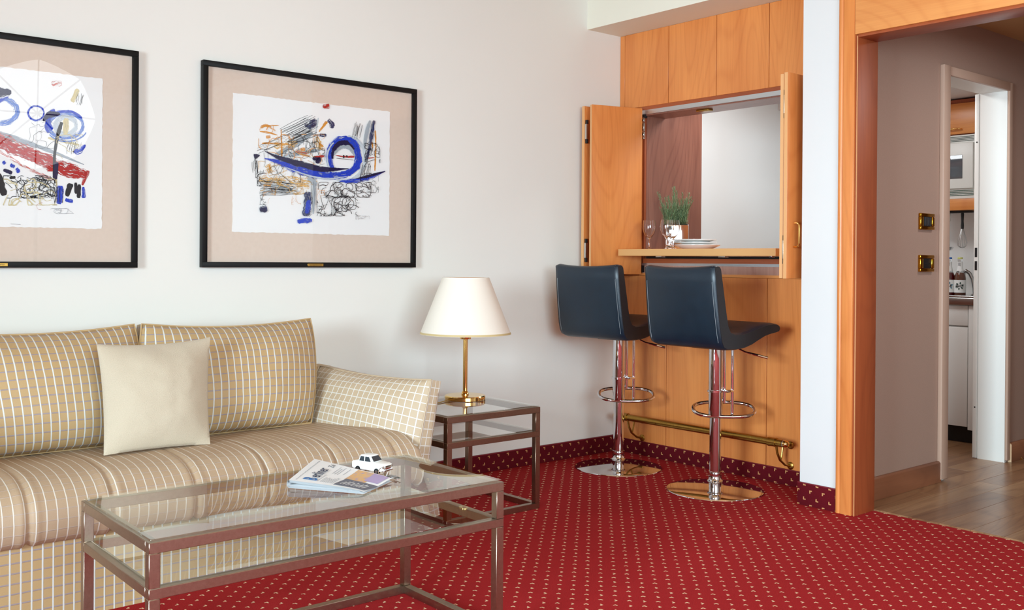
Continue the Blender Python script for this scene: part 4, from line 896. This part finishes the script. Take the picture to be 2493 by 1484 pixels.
for q, (sh_, mt) in enumerate(((0, M['chrome']), (.010, M['steel']))):
    b = MB(); o_ = k0+kn*sh_+Vector((0, 0, q*.002))
    for c, (x0, x1, w_) in enumerate(((0, .022, .010), (.02, .052, .0035), (.034, .046, .005))):
        P = [o_+kd*x0+kn*w_, o_+kd*x1+kn*w_*(.8 if c else 1), o_+kd*x1-kn*w_*(.3 if c == 2 else .9), o_+kd*x0-kn*w_*(.3 if c == 2 else 1)]
        vs = [b.bm.verts.new(p) for p in P]; vt = [b.bm.verts.new(p+Vector((0, 0, .0018))) for p in P]
        b.bm.faces.new(vs[::-1]); b.bm.faces.new(vt)
        for i in range(4): b.bm.faces.new((vs[i], vs[(i+1) % 4], vt[(i+1) % 4], vt[i]))
    b.obj('key', mt, kr, smooth=False)

# ------------------------------------------------------------------ switches on the hall wall
gold = metal('gold_switch_plate', (206, 150, 44), .12)
for label, z0, z1, slot in (('gold framed black rocker switch, upper of two on the hall wall', 1.2066, 1.283, False), ('gold framed black key card slot, lower of two on the hall wall', 1.0098, 1.0883, True)):
    t = thing('light_switch', label, 'switch', (4.505, YH, z0))
    x0, x1 = 4.440, 4.570
    for b in ((x0, x1, z1-.016, z1), (x0, x1, z0, z0+.016), (x0, x0+.028, z0+.016, z1-.016), (x1-.022, x1, z0+.016, z1-.016)): MB().box(b[0], b[1], YH-.014, YH, b[2], b[3], .003, 3).obj('plate_bar', gold, t)
    MB().box(x0+.02, x1-.014, YH-.011, YH-.001, z0+.012, z1-.012, .001).obj('insert', M['black'], t)
    if slot: MB().box(x0+.040, x1-.040, YH-.0125, YH-.0105, (z0+z1)/2-.003, (z0+z1)/2+.003).obj('card_slot', plain('slot_dark', (4, 4, 4), .8), t)
    else:
        for s in (0, 1): MB().box(x0+.036+s*.030, x0+.064+s*.030, YH-.0145, YH-.0105, z0+.018, z1-.018, .001).obj('rocker', plain('rocker_grey_%d' % s, (46, 46, 50), .4), t)

# ------------------------------------------------------------------ kitchen seen through the door
XK, XU = 5.73, 6.0
M['unitwhite'] = plain('unit_white', (226, 224, 220), .4); M['dark'] = plain('plinth_black', (14, 13, 13), .6)
bcx = thing('base_cabinet', 'white kitchen base unit with drawer and door under the sink top', 'cabinet', (6.0, 3.0, 0))
MB().box(XK+.02, 6.28, 2.55, 3.55, .104, .806).obj('body', M['unitwhite'], bcx); MB().box(5.79, 6.26, 2.55, 3.55, .006, .104).obj('plinth', M['dark'], bcx)
MB().box(XK, XK+.02, 2.703, 3.30, .690, .806, .002).obj('drawer', M['unitwhite'], bcx); MB().box(XK, XK+.02, 2.703, 3.30, .106, .681, .002).obj('door', M['unitwhite'], bcx)
MB().box(XK-.004, XK+.02, 2.60, 2.698, .090, .806, .002).obj('filler_panel', M['unitwhite'], bcx)
wt = thing('sink_top', 'brushed steel sink top on the kitchen unit', 'sink', (6.0, 3.0, .8085))
MB().box(XK-.022, 6.29, 2.55, 3.55, .8085, .852, .004, 3).obj('slab', M['steel'], wt); MB().box(XK-.022, XK-.002, 2.55, 3.55, .852, .864, .004, 3).obj('raised_edge', M['steel'], wt)
uc = thing('wall_cabinet', 'cherry wall cupboard with brass handle above the microwave', 'cabinet', (6.15, 3.0, 1.835))
MB().box(XU+.02, 6.29, 2.55, 3.5, 1.835, 2.05).obj('body', M['cherry_red'], uc); MB().box(XU, XU+.02, 2.62, 3.4, 1.838, 2.024, .002).obj('door', M['cherry_y'], uc)
h0 = at(2296, 315, 'x', XU-.02); h1 = at(2337, 313, 'x', XU-.02)
MB().tube([(XU, h1.y, h1.z), (XU-.02, h1.y, h1.z), (XU-.026, h1.y+.012, h1.z), (XU-.026, h1.y+.12, h1.z), (XU, h1.y+.13, h1.z)], .005, 8).obj('handle', M['brass'], uc)
mw_ = thing('microwave', 'built in white microwave with slotted vents in the kitchen', 'microwave', (6.15, 3.0, 1.444))
MB().box(XU, 6.29, 2.60, 3.30, 1.444, 1.831, .002).obj('body', M['offwhite'], mw_)
y_r = at(2371, 400, 'x', XU).y
dr = MB().box(XU-.014, XU-.001, y_r, 3.22, 1.505, 1.782, .003).obj('door', M['offwhite'], mw_)
wy0, wy1 = at(2343, 400, 'x', XU-.015).y, 3.15
MB().box(XU-.0165, XU-.0135, wy0, wy1, 1.565, 1.708, .001).obj('window', plain('microwave_glass', (92, 98, 104), .06), dr)
for i in range(4):
    MB().box(XU-.003, XU-.0005, y_r, 3.2, 1.792+i*.0085, 1.7955+i*.0085).obj('vent_slot', M['dark'] if 0 else plain('vent_shadow_%d' % i, (96, 110, 104), .6), mw_)
    MB().box(XU-.003, XU-.0005, y_r, 3.2, 1.462+i*.0095, 1.4662+i*.0095).obj('vent_slot', plain('vent_green_%d' % i, (70, 96, 84), .6), mw_)
MB().box(XU-.006, 6.29, 2.60, 3.40, 1.374, 1.443, .002).obj('pelmet', M['cherry_y'], uc)
ur = thing('utensil_rail', 'black utensil rail under the kitchen pelmet', 'rail', (6.08, 2.95, 1.362))
MB().box(6.05, 6.09, 2.84, 3.10, 1.360, 1.3735, .002).obj('bar', M['black'], ur)
wy = at(2343, 540, 'x', 6.07).y
wh = thing('whisk', 'wire balloon whisk with black handle hanging from the rail', 'whisk', (6.07, wy, 1.15))
MB().lathe([(0, 1.262), (.0085, 1.262), (.0095, 1.28), (.0075, 1.31), (.0095, 1.352), (.008, 1.362), (0, 1.363)], (6.07, wy, 0), 14).obj('handle', M['black'], wh)
for i in range(7):
    a = math.pi*i/7; ca, sa = math.cos(a), math.sin(a)
    MB().tube([(6.07+ca*r_, wy+sa*r_, z) for r_, z in ((.006, 1.265), (.014, 1.235), (.025, 1.20), (.029, 1.178), (.024, 1.158), (.012, 1.148), (0, 1.1455), (-.012, 1.148), (-.024, 1.158), (-.029, 1.178), (-.025, 1.20), (-.014, 1.235), (-.006, 1.265))], .0012, 5).obj('wire', M['steel'], wh)
ly_ = at(2309, 540, 'x', 6.07).y
ld = thing('ladle', 'polished ladle with white handle grip hanging from the rail', 'ladle', (6.07, ly_, 1.12))
MB().box(6.064, 6.076, ly_-.012, ly_+.012, 1.310, 1.362, .003).obj('grip', M['offwhite'], ld)
MB().tube([(6.07, ly_, 1.312), (6.07, ly_, 1.25), (6.07, ly_-.002, 1.19), (6.066, ly_-.004, 1.155)], [.004, .0045, .006, .008], 8).obj('shaft', M['steel'], ld)
q = MB(); q.lathe([(0, 0), (.02, .003), (.034, .012), (.040, .026), (.039, .026), (.033, .0135), (.019, .0045), (0, .002)], (6.045, ly_-.004, 1.125), 24); q.obj('bowl', M['chrome'], ld)
def bottle(label, px, cap, liquid, word, leafc):
    p = at(px, 714, 'x', 5.95); z0 = .8525
    t = thing('bottle', label, 'bottle', (5.95, p.y, z0), 0, 'drink bottles by the kitchen sink')
    c = (5.95, p.y, z0)
    MB().lathe([(0, 0), (.030, 0), (.0325, .004), (.0325, .108), (.030, .125), (.019, .150), (.0135, .170), (.0130, .214), (.0145, .216), (.0145, .226), (0, .226)], c, 28).obj('glass', M['crystal'], t)
    MB().lathe([(0, .003), (.029, .003), (.0305, .006), (.0305, .108), (.028, .124), (.020, .142), (0, .142)], c, 24).obj('drink', plain('drink_'+word, liquid, .15), t)
    MB().lathe([(.0333, .022), (.0333, .098), (.0330, .098), (.0330, .022)], c, 28, True).obj('label', M['paper'], t)
    MB().lathe([(.0205, .152), (.0148, .176), (.0144, .206), (.0142, .206), (.0145, .176), (.0203, .152)], c, 24, True).obj('neck_label', M['paper'], t)
    MB().lathe([(0, .2275), (.0145, .2275), (.0150, .224), (.0150, .231), (.013, .235), (0, .235)], c, 24).obj('cap', plain('cap_'+word, cap, .4), t)
    fd = Vector((-1, -.40, 0)).normalized(); sd = Vector((.40, -1, 0)).normalized()
    def mwx(zz, off): 
        m_ = Matrix.Identity(4); o = Vector(c)+fd*.0345+sd*off+Vector((0, 0, zz))
        for i in range(3): m_[i][0] = sd[i]; m_[i][1] = (0, 0, 1)[i]; m_[i][2] = fd[i]; m_[i][3] = o[i]
        return m_
    text_obj('lettering', word, .022, plain('label_ink_'+word, (40, 44, 44), .7), mwx(.062, 0), t, align='CENTER', bold=.0006, sx=.62)
    b = MB()
    for i in range(6):
        a = 1.05*i+.3; r_ = .012; o = Vector(c)+fd*.0338+Vector((0, 0, .062)); d = sd*math.cos(a)+Vector((0, 0, 1))*math.sin(a); e2 = sd*-math.sin(a)+Vector((0, 0, 1))*math.cos(a)
        b.quad(o+d*.010, o+d*.017+e2*.005, o+d*.026, o+d*.017-e2*.005)
    b.obj('leaf_print', plain('leaf_ink_'+word, leafc, .7), t, smooth=False)['kind'] = 'stuff'
    b = MB()
    for i, wz in enumerate((.186, .193, .200)): b.box(c[0]-.0152, c[0]-.0148, c[1]-.009, c[1]+.006, z0+wz-.0015, z0+wz+.0012)
    b.obj('neck_print', M['newsink'], t)['kind'] = 'stuff'
bottle('blue capped bottle of dark red drink by the door frame', 2311, (54, 110, 190), (110, 14, 22), 'BLUE', (86, 130, 150))
bottle('yellow capped bottle of brown drink with a white label by the tap', 2337, (206, 206, 120), (120, 58, 26), 'PEACH', (48, 74, 64))
fp_ = at(2374, 712, 'x', 6.02)
fa = thing('kitchen_tap', 'curved steel kitchen tap beside the bottles', 'tap', (6.02, fp_.y, .8525))
MB().tube([(6.02, fp_.y, .8525), (6.02, fp_.y+.004, .90), (6.02, fp_.y+.016, .955), (6.02, fp_.y+.034, .990), (6.02, fp_.y+.056, 1.005), (6.02, fp_.y+.07, .995), (6.02, fp_.y+.072, .975)], [.013, .012, .011, .011, .011, .012, .012], 14).obj('spout', M['steel'], fa)
MB().lathe([(0, 0), (.026, 0), (.026, .008), (.016, .016), (0, .016)], (6.02, fp_.y, .8525), 24).obj('foot', M['steel'], fa)
MB().box(6.01, 6.03, fp_.y-.025, fp_.y-.005, .91, .945, .004).obj('lever', M['black'], fa)
ds = at(2476, 1116, 'z', .006)
dst = thing('door_stop', 'domed brass door stop with black buffer on the hall floor', 'door stop', (ds.x, ds.y, .006))
MB().lathe([(0, 0), (.026, 0), (.027, .003), (.024, .010), (.016, .018), (.008, .022), (0, .022)], (ds.x, ds.y, .006), 28).obj('dome', M['brass'], dst)
MB().box(ds.x-.030, ds.x-.018, ds.y-.012, ds.y+.012, .008, .024, .003).obj('buffer', M['black'], dst)

# ------------------------------------------------------------------ photographer's umbrella (shows only as glare in the picture glass)
ux, uy, uz, ur_ = 2.02, -.02, 2.08, .40
um = thing('studio_umbrella', 'white studio umbrella on a black stand mirrored in the picture glass', 'studio light', (ux, uy, 0))
ax = Vector((-.25, 1, -.10)).normalized(); a1 = ax.orthogonal().normalized(); a2 = ax.cross(a1)
def up_(r_, a): return Vector((ux, uy, uz)) + (a1*math.cos(a)+a2*math.sin(a))*r_*ur_ - ax*(.20*r_*r_*(1+.06*abs(math.sin(a*4))))
em = NT('lit_umbrella_cloth'); em.base((.9, .9, .9, 1), .8); em.p.inputs['Emission Color'].default_value = (.88, .96, 1, 1)
E_UMB = em.p.inputs['Emission Strength']; E_UMB.default_value = 4.5
MB().grid(lambda u, v: up_(.03+.97*v*(1-.05*abs(math.sin(u*25.13))*v), u*6.28318), 64, 8).obj('canopy', em.m, um)
for i in range(8): MB().tube([up_(.02+.98*j/6, i*.7854)+ax*.012 for j in range(7)], .006, 6).obj('rib', M['steel'], um)
MB().tube([Vector((ux, uy, uz))+ax*.02, Vector((ux, uy, uz))-ax*.55], .006, 8).obj('shaft', M['steel'], um)
hd = Vector((ux, uy, uz))-ax*.52
MB().cyl(hd, hd-ax*.16, .055, seg=20).obj('flash_head', M['black'], um)
sb_ = hd-ax*.06
MB().cyl((sb_.x, sb_.y, .35), (sb_.x, sb_.y, sb_.z-.04), .014, seg=12).obj('stand_pole', M['black'], um)
for i in range(3):
    a = 2.094*i; MB().tube([(sb_.x, sb_.y, .55), (sb_.x+.42*math.cos(a), sb_.y+.42*math.sin(a), .012)], .010, 8).obj('stand_leg', M['black'], um)
